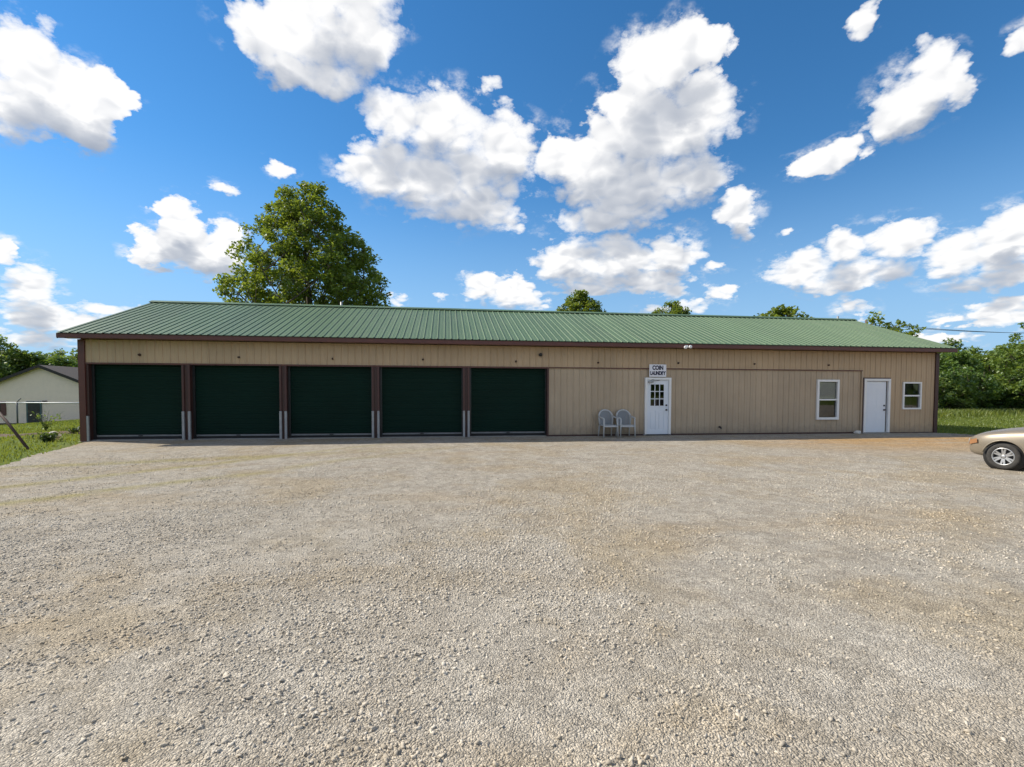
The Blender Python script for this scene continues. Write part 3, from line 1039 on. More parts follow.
def rake(x0, x1):
    mb = MB()
    L = DEP / 2 + OV
    for sg in (-1, 1):
        a0 = (yc, RIDGE - 0.02)
        a1 = (yc + sg * (L - 0.013), RIDGE - 0.02 - slope * (L - 0.013))
        vs = []
        for x in (x0, x1):
            vs += [(x, a0[0], a0[1]), (x, a1[0], a1[1]), (x, a1[0], a1[1] - 0.155), (x, a0[0], a0[1] - 0.155)]
        mb.add(vs, [(0, 1, 2, 3), (7, 6, 5, 4), (0, 4, 5, 1), (3, 2, 6, 7), (1, 5, 6, 2)])
    mb.build('rake_board', M['brown'], bld)
    # soffit under the gable overhang
rake(-OS - 0.006, -OS + 0.02)
rake(LEN + OS - 0.02, LEN + OS + 0.006)
L = DEP / 2 + OV - 0.02
for (xa, xb) in ((-OS + 0.021, -0.03), (LEN + 0.03, LEN + OS - 0.021)):
    gs = MB()
    for sg in (-1, 1):
        gs.add([(xa, yc, RIDGE - 0.17), (xb, yc, RIDGE - 0.17), (xb, yc + sg * L, RIDGE - 0.17 - slope * L), (xa, yc + sg * L, RIDGE - 0.17 - slope * L)], [(0, 1, 2, 3)])
    gs.build('gable_soffit', M['brown'], bld)

# flood light under the eave
fl = MB()
fl.box(19.77, 19.87, -OV - 0.06, -OV - 0.013, 3.19, 3.27, 0.01)
fo = fl.build('floodlight', M['white'], bld)
fl = MB()
fl.lathe([(0, -0.13), (.055, -0.128), (.06, -0.10), (.035, -0.03), (.02, 0.0)], 14, 'Y', (19.73, -OV - 0.05, 3.19))
fl.lathe([(0, -0.13), (.055, -0.128), (.06, -0.10), (.035, -0.03), (.02, 0.0)], 14, 'Y', (19.91, -OV - 0.05, 3.21))
fl.build('lamp_head', M['white'], fo)


# entry doors
def door_frame(x0, x1, z1, wd, parent):
    f = MB()
    f.box(x0, x0 + wd, -0.062, 0.06, 0.03, z1, 0.004)
    f.box(x1 - wd, x1, -0.062, 0.06, 0.03, z1, 0.004)
    f.box(x0 + wd + .001, x1 - wd - .001, -0.060, 0.06, z1 - wd, z1 - 0.001, 0.004)
    return f.build('door_frame', M['white'], parent)


def knob(x, y, z, parent, big=True):
    k = MB()
    k.lathe([(0, -0.065), (.022, -0.062), (.03, -0.045), (.022, -0.025), (.012, -0.02), (.012, -0.008), (.034, -0.006), (.034, 0.0)], 16, 'Y', (x, y, z))
    k.build('handle', M['black'], parent)
    k = MB()
    k.lathe([(0, -0.028), (.02, -0.026), (.032, -0.02), (.034, 0.0)], 16, 'Y', (x, y, z + 0.17))
    k.build('deadbolt', M['black'], parent)


def laundry_door():
    x0, x1, z1 = DOOR1[0], DOOR1[1], DOOR1[3]
    y = 0.0
    a, b = x0 + 0.085, x1 - 0.085           # leaf edges
    w = b - a
    lz0, lz1 = 0.06, z1 - 0.09
    gx0, gx1 = a + 0.12, b - 0.16
    gz0, gz1 = 1.08, 1.90
    d = MB()
    d.box(a, gx0, y, y + 0.045, lz0, lz1)
    d.box(gx1, b, y, y + 0.045, lz0, lz1)
    d.box(gx0, gx1, y, y + 0.045, gz1, lz1)
    # lower part with two sunk panels
    zc0, zc1 = 0.22, 0.92
    mid = (gx0 + gx1) / 2
    pan = [(a + 0.10, mid - 0.05), (mid + 0.05, b - 0.14)]
    d.box(gx0, gx1, y, y + 0.045, zc1, gz0)
    d.box(gx0, gx1, y, y + 0.045, lz0, zc0)
    d.box(mid - 0.05, mid + 0.05, y, y + 0.045, zc0, zc1)
    for (p0, p1) in pan:
        q0, q1 = max(p0, gx0), min(p1, gx1)
        d.box(q0, q1, y + 0.018, y + 0.04, zc0, zc1)
        d.box(q0 + 0.035, q1 - 0.035, y + 0.006, y + 0.0175, zc0 + 0.04, zc1 - 0.04, 0.005)
    # glazing bars
    cols = np.linspace(gx0, gx1, 4)
    rows = np.linspace(gz0, gz1, 4)
    for i in range(4):
        wv = 0.014 if 0 < i < 3 else 0.02
        d.box(cols[i] - wv, cols[i] + wv, y - 0.012, y - 0.001, gz0 - 0.02, gz1 + 0.02)
    for i in range(4):
        wv = 0.014 if 0 < i < 3 else 0.02
        for j in range(3):
            d.box(cols[j] + 0.021, cols[j + 1] - 0.021, y - 0.011, y - 0.001, rows[i] - wv, rows[i] + wv)
    o = d.build('entry_door', M['white_door'], bld)
    o['label'] = 'white entry door with nine small panes'
    door_frame(x0, x1, z1, 0.08, o)
    for i in range(3):
        for j in range(3):
            MB().add([(cols[i] + 0.01, y + 0.012, rows[j] + 0.01), (cols[i + 1] - 0.01, y + 0.012, rows[j] + 0.01), (cols[i + 1] - 0.01, y + 0.012, rows[j + 1] - 0.01), (cols[i] + 0.01, y + 0.012, rows[j + 1] - 0.01)], [(0, 1, 2, 3)]).build('pane', M['glass'], o)
    knob(b - 0.075, y, 0.95, o)
    MB().box(x0 + 0.02, x1 - 0.02, -0.10, 0.05, 0.02, 0.058, 0.006).build('threshold', M['black'], o)
    c = MB()
    c.box(a + 0.03, a + 0.22, -0.07, -0.013, lz1 - 0.10, lz1 - 0.045, 0.006)
    c.tube([(a + 0.20, -0.045, lz1 - 0.04), (a + 0.42, -0.16, lz1 - 0.015), (a + 0.14, -0.05, lz1 + 0.02)], 0.009, 6)
    c.build('door_closer', M['galv'], o)
laundry_door()


def plain_door():
    x0, x1, z1 = DOOR2[0], DOOR2[1], DOOR2[3]
    a, b = x0 + 0.095, x1 - 0.15
    d = MB()
    d.box(a, b, 0.004, 0.05, 0.06, z1 - 0.105, 0.004)
    for (p0, p1, q0, q1) in ((a + .12, a + .38, .25, .85), (a + .50, b - .12, .25, .85), (a + .12, a + .38, 1.0, 1.78), (a + .50, b - .12, 1.0, 1.78)):
        d.box(p0, p1, 0.0005, 0.006, q0, q1, 0.002)
    o = d.build('entry_door', M['white_door'], bld)
    o['label'] = 'plain white steel entry door standing slightly ajar'
    door_frame(x0, x1, z1, 0.09, o)
    MB().box(b + 0.004, x1 - 0.092, 0.03, 0.05, 0.06, z1 - 0.1).build('dark_gap_strip', M['black'], o)  # the gap's darkness beside the leaf, put in as a black strip
    knob(b - 0.07, 0.003, 0.93, o)
    MB().box(x0 + 0.02, x1 - 0.02, -0.09, 0.05, 0.02, 0.058, 0.006).build('threshold', M['slab'], o)
    MB().box(x0 - 0.055, x0 - 0.003, -0.03, 0.04, 0.05, z1 + 0.04).box(x0 - 0.003, x1 + 0.02, -0.03, 0.04, z1 + 0.002, z1 + 0.04).build('door_jamb_trim', M['brown_dark'], o)
plain_door()


def window(hole, name_label, blind, wd):
    x0, x1, z0, z1 = hole
    f = MB()
    f.box(x0, x0 + wd, -0.055, 0.05, z0, z1, 0.004)
    f.box(x1 - wd, x1, -0.055, 0.05, z0, z1, 0.004)
    f.box(x0 + wd + .001, x1 - wd - .001, -0.053, 0.05, z0, z0 + wd, 0.004)
    f.box(x0 + wd + .001, x1 - wd - .001, -0.053, 0.05, z1 - wd, z1, 0.004)
    zm = (z0 + z1) / 2
    f.box(x0 + wd + .001, x1 - wd - .001, -0.02, 0.045, zm - 0.03, zm + 0.03, 0.004)
    o = f.build('window', M['white'], bld)
    o['label'] = name_label
    a, b = x0 + wd - 0.005, x1 - wd + 0.005
    for q0, q1, yy in ((z0 + wd - 0.005, zm - 0.025, 0.02), (zm + 0.025, z1 - wd + 0.005, 0.0)):
        MB().add([(a, yy, q0), (b, yy, q0), (b, yy, q1), (a, yy, q1)], [(0, 1, 2, 3)]).build('pane', M['glass'], o)
    if blind:
        s = MB()
        z = zm + 0.05
        while z < z1 - wd - 0.02:
            s.box(a + 0.01, b - 0.01, 0.058, 0.085, z, z + 0.023)
            z += 0.027
        s.build('blind', M['blind'], o)
    return o
window(WIN1, 'tall sash window with pale blind behind its upper half', True, 0.085)
window(WIN2, 'small sash window near the right corner', False, 0.06)
MB().box(29.0, 30.2, 0.5, 0.54, 0.6, 2.3).build('dark_room_board', M['interior'], bld)  # dark boards stand in for the unlit room behind the panes
MB().box(25.3, 26.5, 0.6, 0.64, 0.3, 2.3).build('dark_room_board', M['interior'], bld)

# ---------------------------------------------------------------- sign over the laundry door
sg = thing('shop_sign', 'white sign reading COIN LAUNDRY above the white nine-pane door', 'sign', (18.975, -0.035, 2.385))
MB().box(-0.325, 0.325, -0.012, 0.0, -0.225, 0.225, 0.004).build('sign_board', M['sign'], sg)


def lettering(txt, size, x, z, parent, squeeze=1.0):
    cu = bpy.data.curves.new('lettering', 'FONT')
    cu.body = txt
    cu.size = size
    cu.align_x = 'CENTER'
    cu.extrude = 0.002
    cu.offset = 0.011
    to = bpy.data.objects.new('lettering', cu)
    C.objects.link(to)
    bpy.context.view_layer.update()
    me = bpy.data.meshes.new_from_object(to.evaluated_get(bpy.context.evaluated_depsgraph_get()))
    bpy.data.objects.remove(to)
    for v in me.vertices:
        v.co = Vector((v.co.x * squeeze + x, -v.co.z - 0.0145, v.co.y + z))
    me.materials.clear()
    return link('lettering', me, M['ink'], parent)
lettering('COIN', 0.205, 0.0, 0.035, sg, 0.80)
lettering('LAUNDRY', 0.185, 0.0, -0.155, sg, 0.68)

# ---------------------------------------------------------------- two resin armchairs


def resin_chair(label, loc, rz):
    t = thing('resin_armchair', label, 'chair', loc, rz, 'pair of grey resin armchairs')
    W, D, H = 0.27, 0.26, 0.42
    # seat: rounded dished slab
    m = MB()
    nx, ny = 10, 8
    vs = []
    for lay in (0, 1):
        for j in range(ny + 1):
            for i in range(nx + 1):
                u, v = i / nx * 2 - 1, j / ny * 2 - 1
                x = u * (W - 0.015 * (v > 0) * v)
                y = v * D - 0.02
                z = H - 0.018 * (1 - u * u) * (1 - v * v * 0.5) - (0.035 * max(0, -v - 0.75) / 0.25) - lay * 0.028
                vs.append((x, y, z))
    n1 = (nx + 1) * (ny + 1)
    fs = []
    for j in range(ny):
        for i in range(nx):
            a = j * (nx + 1) + i
            fs.append((a, a + 1, a + nx + 2, a + nx + 1))
            fs.append((n1 + a, n1 + a + nx + 1, n1 + a + nx + 2, n1 + a + 1))
    rim = [i for i in range(nx + 1)] + [(j + 1) * (nx + 1) + nx for j in range(ny)] + [ny * (nx + 1) + nx - 1 - i for i in range(nx)] + [(ny - 1 - j) * (nx + 1) for j in range(ny - 1)]
    for a, b in zip(rim, rim[1:] + rim[:1]):
        fs.append((a, n1 + a, n1 + b, b))
    m.add(vs, fs, True)
    m.build('seat', M['resin'], t)
    # legs
    for sx in (-1, 1):
        MB().tube([(sx * 0.245, -0.255, 0.64), (sx * 0.25, -0.262, 0.42), (sx * 0.262, -0.285, 0.0)], [.026, .028, .022], 8).build('leg', M['resin'], t)
        MB().tube([(sx * 0.225, 0.235, 0.42), (sx * 0.245, 0.30, 0.0)], [.028, .022], 8).build('leg', M['resin'], t)
        # arm rest curves from the front leg up into the back arch
        a = MB()
        pts = [(sx * 0.245, -0.27, 0.635), (sx * 0.272, -0.20, 0.662), (sx * 0.285, -0.05, 0.672), (sx * 0.278, 0.12, 0.69), (sx * 0.25, 0.25, 0.735)]
        a.tube(pts, [.026, .03, .03, .028, .024], 8)
        a.build('armrest', M['resin'], t)
    # back: arch frame with upright slats
    def yb(z):
        return 0.225 + (z - 0.42) * 0.22
    arch = []
    for k in range(25):
        q = PI * k / 24
        x = -0.255 * math.cos(q)
        z = 0.66 + 0.27 * math.sin(q) ** 0.8
        arch.append((x, yb(z) - 0.05 * (x / 0.255) ** 2, z))
    arch = [(-0.235, yb(0.40) - 0.03, 0.40)] + arch + [(0.235, yb(0.40) - 0.03, 0.40)]
    fr = MB()
    fr.tube(arch, 0.030, 8)
    bk = fr.build('backrest', M['resin'], t)
    sl_ = MB()
    for k in range(-4, 5):
        x = k * 0.050
        zt_ = 0.66 + 0.27 * max(0.0, 1 - (x / 0.255) ** 2) ** 0.4 - 0.01
        pts = []
        for j in range(5):
            z = 0.405 + (zt_ - 0.405) * j / 4
            pts.append((x, yb(z) - 0.05 * (x / 0.255) ** 2, z))
        vs, fs = [], []
        for (px, py, pz) in pts:
            for dx in (-0.021, 0.021):
                for dy in (-0.006, 0.006):
                    vs.append((px + dx, py + dy, pz))
        for j in range(4):
            o = j * 4
            for (a, b) in ((0, 1), (1, 3), (3, 2), (2, 0)):
                fs.append((o + a, o + b, o + 4 + b, o + 4 + a))
        sl_.add(vs, fs)
    sl_.build('back_slats', M['resin_slat'], bk)
    return t
resin_chair('grey resin armchair against the tan wall, the one farther from the white door', (16.98, -0.42, 0.02), R(2))
resin_chair('grey resin armchair against the tan wall, the one nearer the white door', (17.62, -0.42, 0.02), R(-3))

# ---------------------------------------------------------------- car


def fix_normals(me):
    bm = bmesh.new()
    bm.from_mesh(me)
    bmesh.ops.recalc_face_normals(bm, faces=bm.faces[:])
    bm.to_mesh(me)
    bm.free()


def bool_cut(o, cutters):
    for c in cutters:
        md = o.modifiers.new('cut', 'BOOLEAN')
        md.operation = 'DIFFERENCE'
        md.solver = 'EXACT'
        md.object = c
    bpy.context.view_layer.update()
    me = bpy.data.meshes.new_from_object(o.evaluated_get(bpy.context.evaluated_depsgraph_get()))
    o.modifiers.clear()
    o.data = me
    for c in cutters:
        bpy.data.objects.remove(c)


def loft(secs, close_ends=True):
    """secs: list of equal-length closed rings of points"""
    n = len(secs[0])
    vs = [p for s in secs for p in s]
    fs = []
    for i in range(len(secs) - 1):
        for k in range(n):
            k2 = (k + 1) % n
            fs.append((i * n + k, i * n + k2, (i + 1) * n + k2, (i + 1) * n + k))
    if close_ends:
        fs.append(tuple(reversed(range(n))))
        fs.append(tuple((len(secs) - 1) * n + k for k in range(n)))
    return vs, fs


def make_car(loc, rz):
    """x runs from the nose backwards, z up; rz turns it"""
    t = thing('parked_car', 'champagne tan car parked at the right edge, only its nose and front wheel showing', 'car', loc, rz)
    WR = 0.29
    FA, RA, LENC = 0.74, 3.38, 4.42
    # (x, half width at side, half width at sill, z bottom, z crease, z shoulder, z crown)
    st = [(0.00, .42, .40, .34, .46, .58, .62), (0.05, .60, .56, .29, .46, .63, .68), (0.16, .72, .68, .25, .48, .695, .765), (0.34, .80, .77, .23, .51, .755, .84),
          (0.60, .835, .80, .21, .53, .80, .905), (0.90, .85, .81, .19, .54, .84, .95), (1.20, .855, .815, .19, .55, .87, .97), (1.45, .86, .82, .19, .56, .89, .985),
          (1.9, .86, .82, .19, .56, .90, .96), (2.8, .86, .82, .19, .57, .92, .97), (3.4, .855, .81, .20, .57, .93, .99), (3.9, .84, .80, .22, .57, .93, 1.0), (4.25, .78, .74, .26, .56, .90, .96), (4.42, .66, .62, .32, .55, .80, .85)]
    secs = []
    for (x, w, ws, zb, zc, zs, zt) in st:
        half = [(0, zb), (ws * .7, zb), (ws, zb + .03), (w * .99, (zb + zc) / 2), (w, zc), (w * .985, (zc + zs) / 2), (w * .93, zs), (w * .80, zs + (zt - zs) * .45), (w * .5, zs + (zt - zs) * .85), (0, zt)]
        ring = [(x, y, z) for y, z in half] + [(x, -y, z) for y, z in half[-2:0:-1]]
        secs.append(ring)
    vs, fs = loft(secs)
    mb = MB()
    mb.add(vs, fs, True)
    body = mb.build('body', M['car_paint'], t)
    fix_normals(body.data)
    sub = body.modifiers.new('s', 'SUBSURF')
    sub.levels = sub.render_levels = 2
    cut = []
    for ax in (FA, RA):
        for s in (-1, 1):
            c = MB()
            c.lathe([(0.355, 0), (0.355, 0.34)], 48, 'Y', (ax, 0.60 if s > 0 else -0.94, WR - 0.005))
            c.f += [tuple(range(48)), tuple(range(95, 47, -1))]
            c.sm += [False, False]
            o = c.build('cutter', None)
            fix_normals(o.data)
            o.parent = t
            cut.append(o)
    bpy.context.view_layer.update()
    bool_cut(body, cut)
    body.data.polygons.foreach_set('use_smooth', [True] * len(body.data.polygons))
    body.data.set_sharp_from_angle(angle=R(35))
    # wheel arch lips and liners
    for ax in (FA, RA):
        for s in (-1, 1):
            a = MB()
            pts = []
            for k in range(21):
                q = PI * (0.07 + 0.86 * k / 20)
                pts.append((ax + 0.362 * math.cos(q), s * 0.845, WR - 0.005 + 0.362 * math.sin(q)))
            a.tube(pts, 0.016, 6)
            a.build('wheel_arch', M['car_paint'], t)
            ln = MB()
            ln.lathe([(0.36, 0.0), (0.36, 0.2), (0.0, 0.2)], 32, 'Y', (ax, 0.60 if s > 0 else -0.80, WR)) if s > 0 else ln.lathe([(0.0, 0.0), (0.36, 0.0), (0.36, 0.2)], 32, 'Y', (ax, -0.80, WR))
            ln.build('wheel_liner', M['car_black'], t)
    # wheels
    for ax in (FA, RA):
        for s in (-1, 1):
            ty = MB()
            prof = [(0.188, -0.085), (0.21, -0.098), (0.262, -0.10), (0.283, -0.085), (0.29, -0.05), (0.29, 0.05), (0.283, 0.085), (0.262, 0.10), (0.21, 0.098), (0.188, 0.085)]
            ty.lathe(prof, 48, 'Y')
            w = thing('wheel', None, None)
            w.parent = t
            w.location = (ax, s * 0.765, WR)
            del_keys = [k for k in ('label', 'category') if k in w]
            ty.build('tyre', M['tyre'], w)
            r = MB()
            sg_ = s
            r.lathe([(0.194, sg_ * 0.088), (0.186, sg_ * 0.097), (0.174, sg_ * 0.092), (0.168, sg_ * 0.06), (0.166, -sg_ * 0.08)], 48, 'Y')
            r.lathe([(0.0, sg_ * 0.078), (0.024, sg_ * 0.078), (0.042, sg_ * 0.072), (0.046, sg_ * 0.05)], 24, 'Y')
            for k in range(6):
                q0 = 2 * PI * k / 6 + 0.5
                for dq in (-0.16, 0.16):
                    c0, c1 = q0 + dq * 1.2, q0 + dq
                    p0 = Vector((0.045 * math.cos(c0), 0, 0.045 * math.sin(c0)))
                    p1 = Vector((0.174 * math.cos(c1), 0, 0.174 * math.sin(c1)))
                    dr = (p1 - p0).normalized()
                    nn = Vector((-dr.z, 0, dr.x))
                    vv = []
                    for p, wd, yy in ((p0, 0.018, 0.074), (p1, 0.016, 0.086)):
                        for e in (-1, 1):
                            for dy in (0, -0.03):
                                qv = p + nn * wd * e
                                vv.append((qv.x, sg_ * (yy + dy), qv.z))
                    r.add(vv, [(0, 2, 6, 4), (1, 5, 7, 3), (0, 4, 5, 1), (2, 3, 7, 6)])
            r.build('rim', M['alloy'], w)
            db = MB()
            db.lathe([(0.0, sg_ * 0.02), (0.164, sg_ * 0.02)], 32, 'Y')
            db.build('brake_disc', M['car_black'], w)
    # greenhouse: glass body and roof skin
    gl = [(1.36, .70, .93, .945), (2.12, .62, .93, 1.34), (2.6, .60, .93, 1.385), (3.2, .60, .94, 1.34), (3.95, .66, .96, .985)]
    secs = []
    for (x, w, zb, zt) in gl:
        wb = 0.79
        ring = [(x, -wb, zb - .03), (x, -wb + (wb - w) * .55, zb + (zt - zb) * .55), (x, -w, zt - .035), (x, -w * .6, zt), (x, 0, zt + .008), (x, w * .6, zt), (x, w, zt - .035), (x, wb - (wb - w) * .55, zb + (zt - zb) * .55), (x, wb, zb - .03)]
        secs.append(ring)
    vs, fs = loft(secs)
    g = MB()
    g.add(vs, fs, True)
    gg = g.build('windows', M['black'], t)
    rf_ = MB()
    secs = []
    for (x, w, zb, zt) in [(2.10, .64, 0, 1.335), (2.6, .625, 0, 1.392), (3.22, .62, 0, 1.348)]:
        secs.append([(x, -w, zt - .045), (x, -w * .6, zt + .008), (x, 0, zt + .018), (x, w * .6, zt + .008), (x, w, zt - .045), (x, 0, zt - .05)])
    vs, fs = loft(secs)
    rf_.add(vs, fs, True)
    rf_.build('roof', M['car_paint'], t)
    for s in (-1, 1):
        for pts, r in (([(1.36, s * .775, .93), (2.12, s * .632, 1.305)], .03), ([(3.86, s * .69, .985), (3.2, s * .60, 1.30)], .04), ([(2.72, s * .80, .92), (2.70, s * .615, 1.345)], .03)):
            MB().tube(pts, r, 6).build('pillar', M['car_paint'], t)
        # lamps
        hl = MB()
        hl.add([(0.008, s * .46, .50), (-0.004, s * .42, .58), (0.03, s * .55, .625), (0.08, s * .64, .645), (0.083, s * .665, .60), (0.05, s * .62, .51)], [(0, 1, 2, 5), (5, 2, 3, 4)] if s < 0 else [(5, 2, 1, 0), (4, 3, 2, 5)])
        hl.build('headlight', M['lens'], t)
        am = MB()
        am.add([(0.085, s * .672, .50), (0.085, s * .655, .60), (0.25, s * .775, .66), (0.27, s * .790, .56)], [(0, 1, 2, 3)] if s < 0 else [(3, 2, 1, 0)])
        am.build('side_marker', M['amber'], t)
        tl = MB()
        tl.box(4.30, 4.42, s * .60 - .09, s * .60 + .09, .66, .78, 0.01)
        tl.build('tail_light', M['red_lens'], t)
        mr = MB()
        mr.box(1.78, 1.90, s * .93 - .085, s * .93 + .085, .93, 1.05, 0.03)
        mr.build('wing_mirror', M['car_paint'], t)
    MB().box(0.0, 0.06, -.34, .34, .31, .40, 0.01).build('grille', M['car_black'], t)
    return t
CAR_RZ = R(-72)
car_o = make_car((23.27, -7.43, 0.01), CAR_RZ)
car_o.scale = (0.93,) * 3

# ---------------------------------------------------------------- trees


def leaf_quads(rs, P, size, upbias=0.5):
    n = len(P)
    nrm = rs.normal(0, 1, (n, 3))
    nrm[:, 2] = np.abs(nrm[:, 2]) + upbias
    nrm /= np.linalg.norm(nrm, axis=1)[:, None]
    a = rs.normal(0, 1, (n, 3))
    a -= nrm * (a * nrm).sum(1)[:, None]
    a /= np.linalg.norm(a, axis=1)[:, None]
    b = np.cross(nrm, a)
    s = size * rs.uniform(0.6, 1.35, n)[:, None]
    V = np.empty((n, 4, 3))
    V[:, 0] = P - a * s
    V[:, 1] = P + b * s * 0.62 + nrm * s * 0.12
    V[:, 2] = P + a * s
    V[:, 3] = P - b * s * 0.62 + nrm * s * 0.12
    return V


def tree_meshes(seed, height, crown_z0, rad, prof, nclump, nleaf, leaf, clump_r, m_leaf, trunk_r=0.2, limbs=14, stems=1, zdrop=0.55, lobe=1.0):
    """returns (trunk_mesh, crown_mesh). prof(t) = crown radius fraction at height fraction t"""
    rs = np.random.RandomState(seed)
    rn = random.Random(seed)
    tips = []
    lobes = [(rs.uniform(0, 2 * PI), rs.uniform(0.0, 1.0), rs.uniform(0.12, 0.35)) for _ in range(9)]
    while len(tips) < nclump:
        t = rs.uniform(0, 1)
        a = rs.uniform(0, 2 * PI)
        env = rad * prof(t)
        for la, lt, lw in lobes:                      # uneven outline
            da = math.atan2(math.sin(a - la), math.cos(a - la))
            env *= 1 + lobe * (0.26 if lw > 0.2 else -0.22) * math.exp(-(da / 0.7) ** 2 - ((t - lt) / 0.16) ** 2)
        if rs.uniform(0, 1) > (env / rad) ** 1.3 + 0.05:
            continue
        r = env * rs.uniform(0.05, 1) ** 0.5
        tips.append((r * math.cos(a), r * math.sin(a), crown_z0 + t * (height - crown_z0)))
    tips = np.array(tips)
    tb = MB()
    # leader(s)
    leaders = []
    for s in range(stems):
        ang = rs.uniform(0, 2 * PI)
        sp = 0.0 if stems == 1 else rad * 0.35
        pts = []
        for k in range(9):
            q = k / 8
            pts.append((math.cos(ang) * sp * q + rs.normal(0, 0.03 * rad * q), math.sin(ang) * sp * q + rs.normal(0, 0.03 * rad * q), -0.3 + (height * 0.93 + 0.3) * q))
        leaders.append(np.array(pts))
        tb.tube(pts, [max(0.02, trunk_r * (1 - q) ** 0.8 + 0.012) * (1.25 if k == 0 else 1) for k, q in enumerate(np.linspace(0, 1, 9))], 9)
    L = np.concatenate(leaders)
    Ld = np.concatenate([np.linspace(l[:-1], l[1:], 6, endpoint=False).reshape(-1, 3) for l in leaders])
    # limbs to spread tips, twigs from limbs to the other tips
    order = rs.permutation(len(tips))
    limb_pts = [Ld]
    for j, i in enumerate(order):
        tip = tips[i]
        allp = np.concatenate(limb_pts) if j < limbs * 4 or j % 12 == 0 else allp
        hr = np.hypot(*(allp[:, :2] - tip[:2]).T)
        cost = np.abs(allp[:, 2] - (tip[2] - zdrop * hr - 0.15)) + hr * (0.35 if j < limbs else 0.8)
        if j < limbs:
            cost = cost + (hr < 0.2) * 2
        s0 = allp[np.argmin(cost)]
        mid = (s0 + tip) / 2 + np.array([0, 0, -0.06]) * np.linalg.norm(tip - s0) + rs.normal(0, 0.03, 3) * np.linalg.norm(tip - s0)
        ln = float(np.linalg.norm(tip - s0))
        r0 = min(trunk_r * 0.45, 0.012 + ln * (0.017 if j < limbs else 0.010))
        q1 = s0 * .56 + mid * .0 + (mid - s0) * .0 + s0 * 0 if False else None
        bez = [s0 * (1 - u) ** 2 + 2 * mid * u * (1 - u) + tip * u * u for u in (0, .25, .5, .75, 1)]
        tb.tube(bez, [r0, r0 * .8, r0 * .6, r0 * .42, 0.006], 5, cap=False)
        if j < limbs * 4:
            limb_pts.append(np.array([s0 * (1 - u) ** 2 + 2 * mid * u * (1 - u) + tip * u * u for u in np.linspace(0.15, 1, 10)]))
    tm = bpy.data.meshes.new('trunk')
    tm.from_pydata([tuple(map(float, v)) for v in tb.v], [], tb.f)
    tm.polygons.foreach_set('use_smooth', tb.sm)
    tm.materials.append(M['bark'])
    # leaves, in clumps of uneven size
    cr = clump_r * rs.uniform(0.55, 1.35, len(tips))
    cnt = np.maximum(4, (nleaf * (cr / clump_r) ** 1.6)).astype(int)
    idx = np.repeat(np.arange(len(tips)), cnt)
    off = rs.normal(0, 1, (len(idx), 3))
    off /= np.linalg.norm(off, axis=1)[:, None]
    off *= (rs.uniform(0, 1, len(idx)) ** 0.45 * cr[idx])[:, None]
    off[:, 2] *= 0.72
    P = tips[idx] + off
    V = leaf_quads(rs, P, leaf)
    F = np.arange(len(P) * 4).reshape(-1, 4)
    cm = np_mesh('crown', V.reshape(-1, 3), F)
    cm.materials.append(m_leaf)
    return tm, cm


def tree_obj(name, meshes, loc, label, cat='tree', group=None, rz=0.0, sc=(1, 1, 1)):
    t = thing(name, label, cat, loc, rz, group)
    t.scale = sc
    link('trunk', meshes[0], None, t)
    link('crown', meshes[1], None, t)
    return t


def tz(x, y):
    return float(terrain(x, y)) - 0.05


def round_prof(t):
    return max(0.0, 1 - abs(2 * t - 0.9) ** 2.4 * 0.9) ** 0.6 if t < 0.95 else 0.25


def pyr_prof(t):                     # broad low, rounded point at the top
    return (0.86 + 0.14 * min(1, t / 0.28)) * max(0.0, 1 - max(0, (t - 0.22) / 0.80) ** 1.55) ** 0.85 + 0.03


big = tree_meshes(11, 14.1, 4.6, 4.7, pyr_prof, 820, 64, 0.100, 0.46, M['leaf_big'], 0.30, 26, 1, 0.9, 0.30)
tree_obj('shade_tree', big, (3.15, 14.0, 0), 'big olive green pyramid-shaped tree rising behind the left part of the roof', rz=0.6)

small_a = tree_meshes(21, 9.6, 3.2, 2.2, round_prof, 460, 60, 0.10, 0.40, M['leaf_big'], 0.16, 14, lobe=0.4)
small_b = tree_meshes(22, 9.2, 3.0, 2.4, round_prof, 460, 60, 0.10, 0.42, M['leaf_big'], 0.16, 14, lobe=0.4)
tree_obj('leafy_tree', small_a, (22.1, 22, 0.1), 'round tree top just above the middle of the roof ridge', group='tree tops behind the roof')
tree_obj('leafy_tree', small_b, (31.1, 24, 0.35), 'low round tree top behind the ridge, above the white laundry door', group='tree tops behind the roof')
sparse = tree_meshes(23, 9.0, 3.5, 2.9, round_prof, 330, 40, 0.15, 0.50, M['leaf_big'], 0.15, 18)
tree_obj('leafy_tree', sparse, (39.1, 20, -0.3), 'spiky tree top above the right part of the ridge', group='tree tops behind the roof')
thin = tree_meshes(24, 8.6, 3.5, 2.4, round_prof, 120, 30, 0.15, 0.46, M['leaf_big'], 0.15, 18)
tree_obj('leafy_tree', thin, (47.0, 19, -0.6), 'thin leaved tree top beside the right end of the ridge', group='tree tops behind the roof')

# prototypes for the woods left and right
def bush_prof(t):
    return (0.75 + 0.25 * min(1, t / 0.3)) * max(0.02, 1 - max(0, (t - 0.3) / 0.72) ** 2.2) ** 0.7

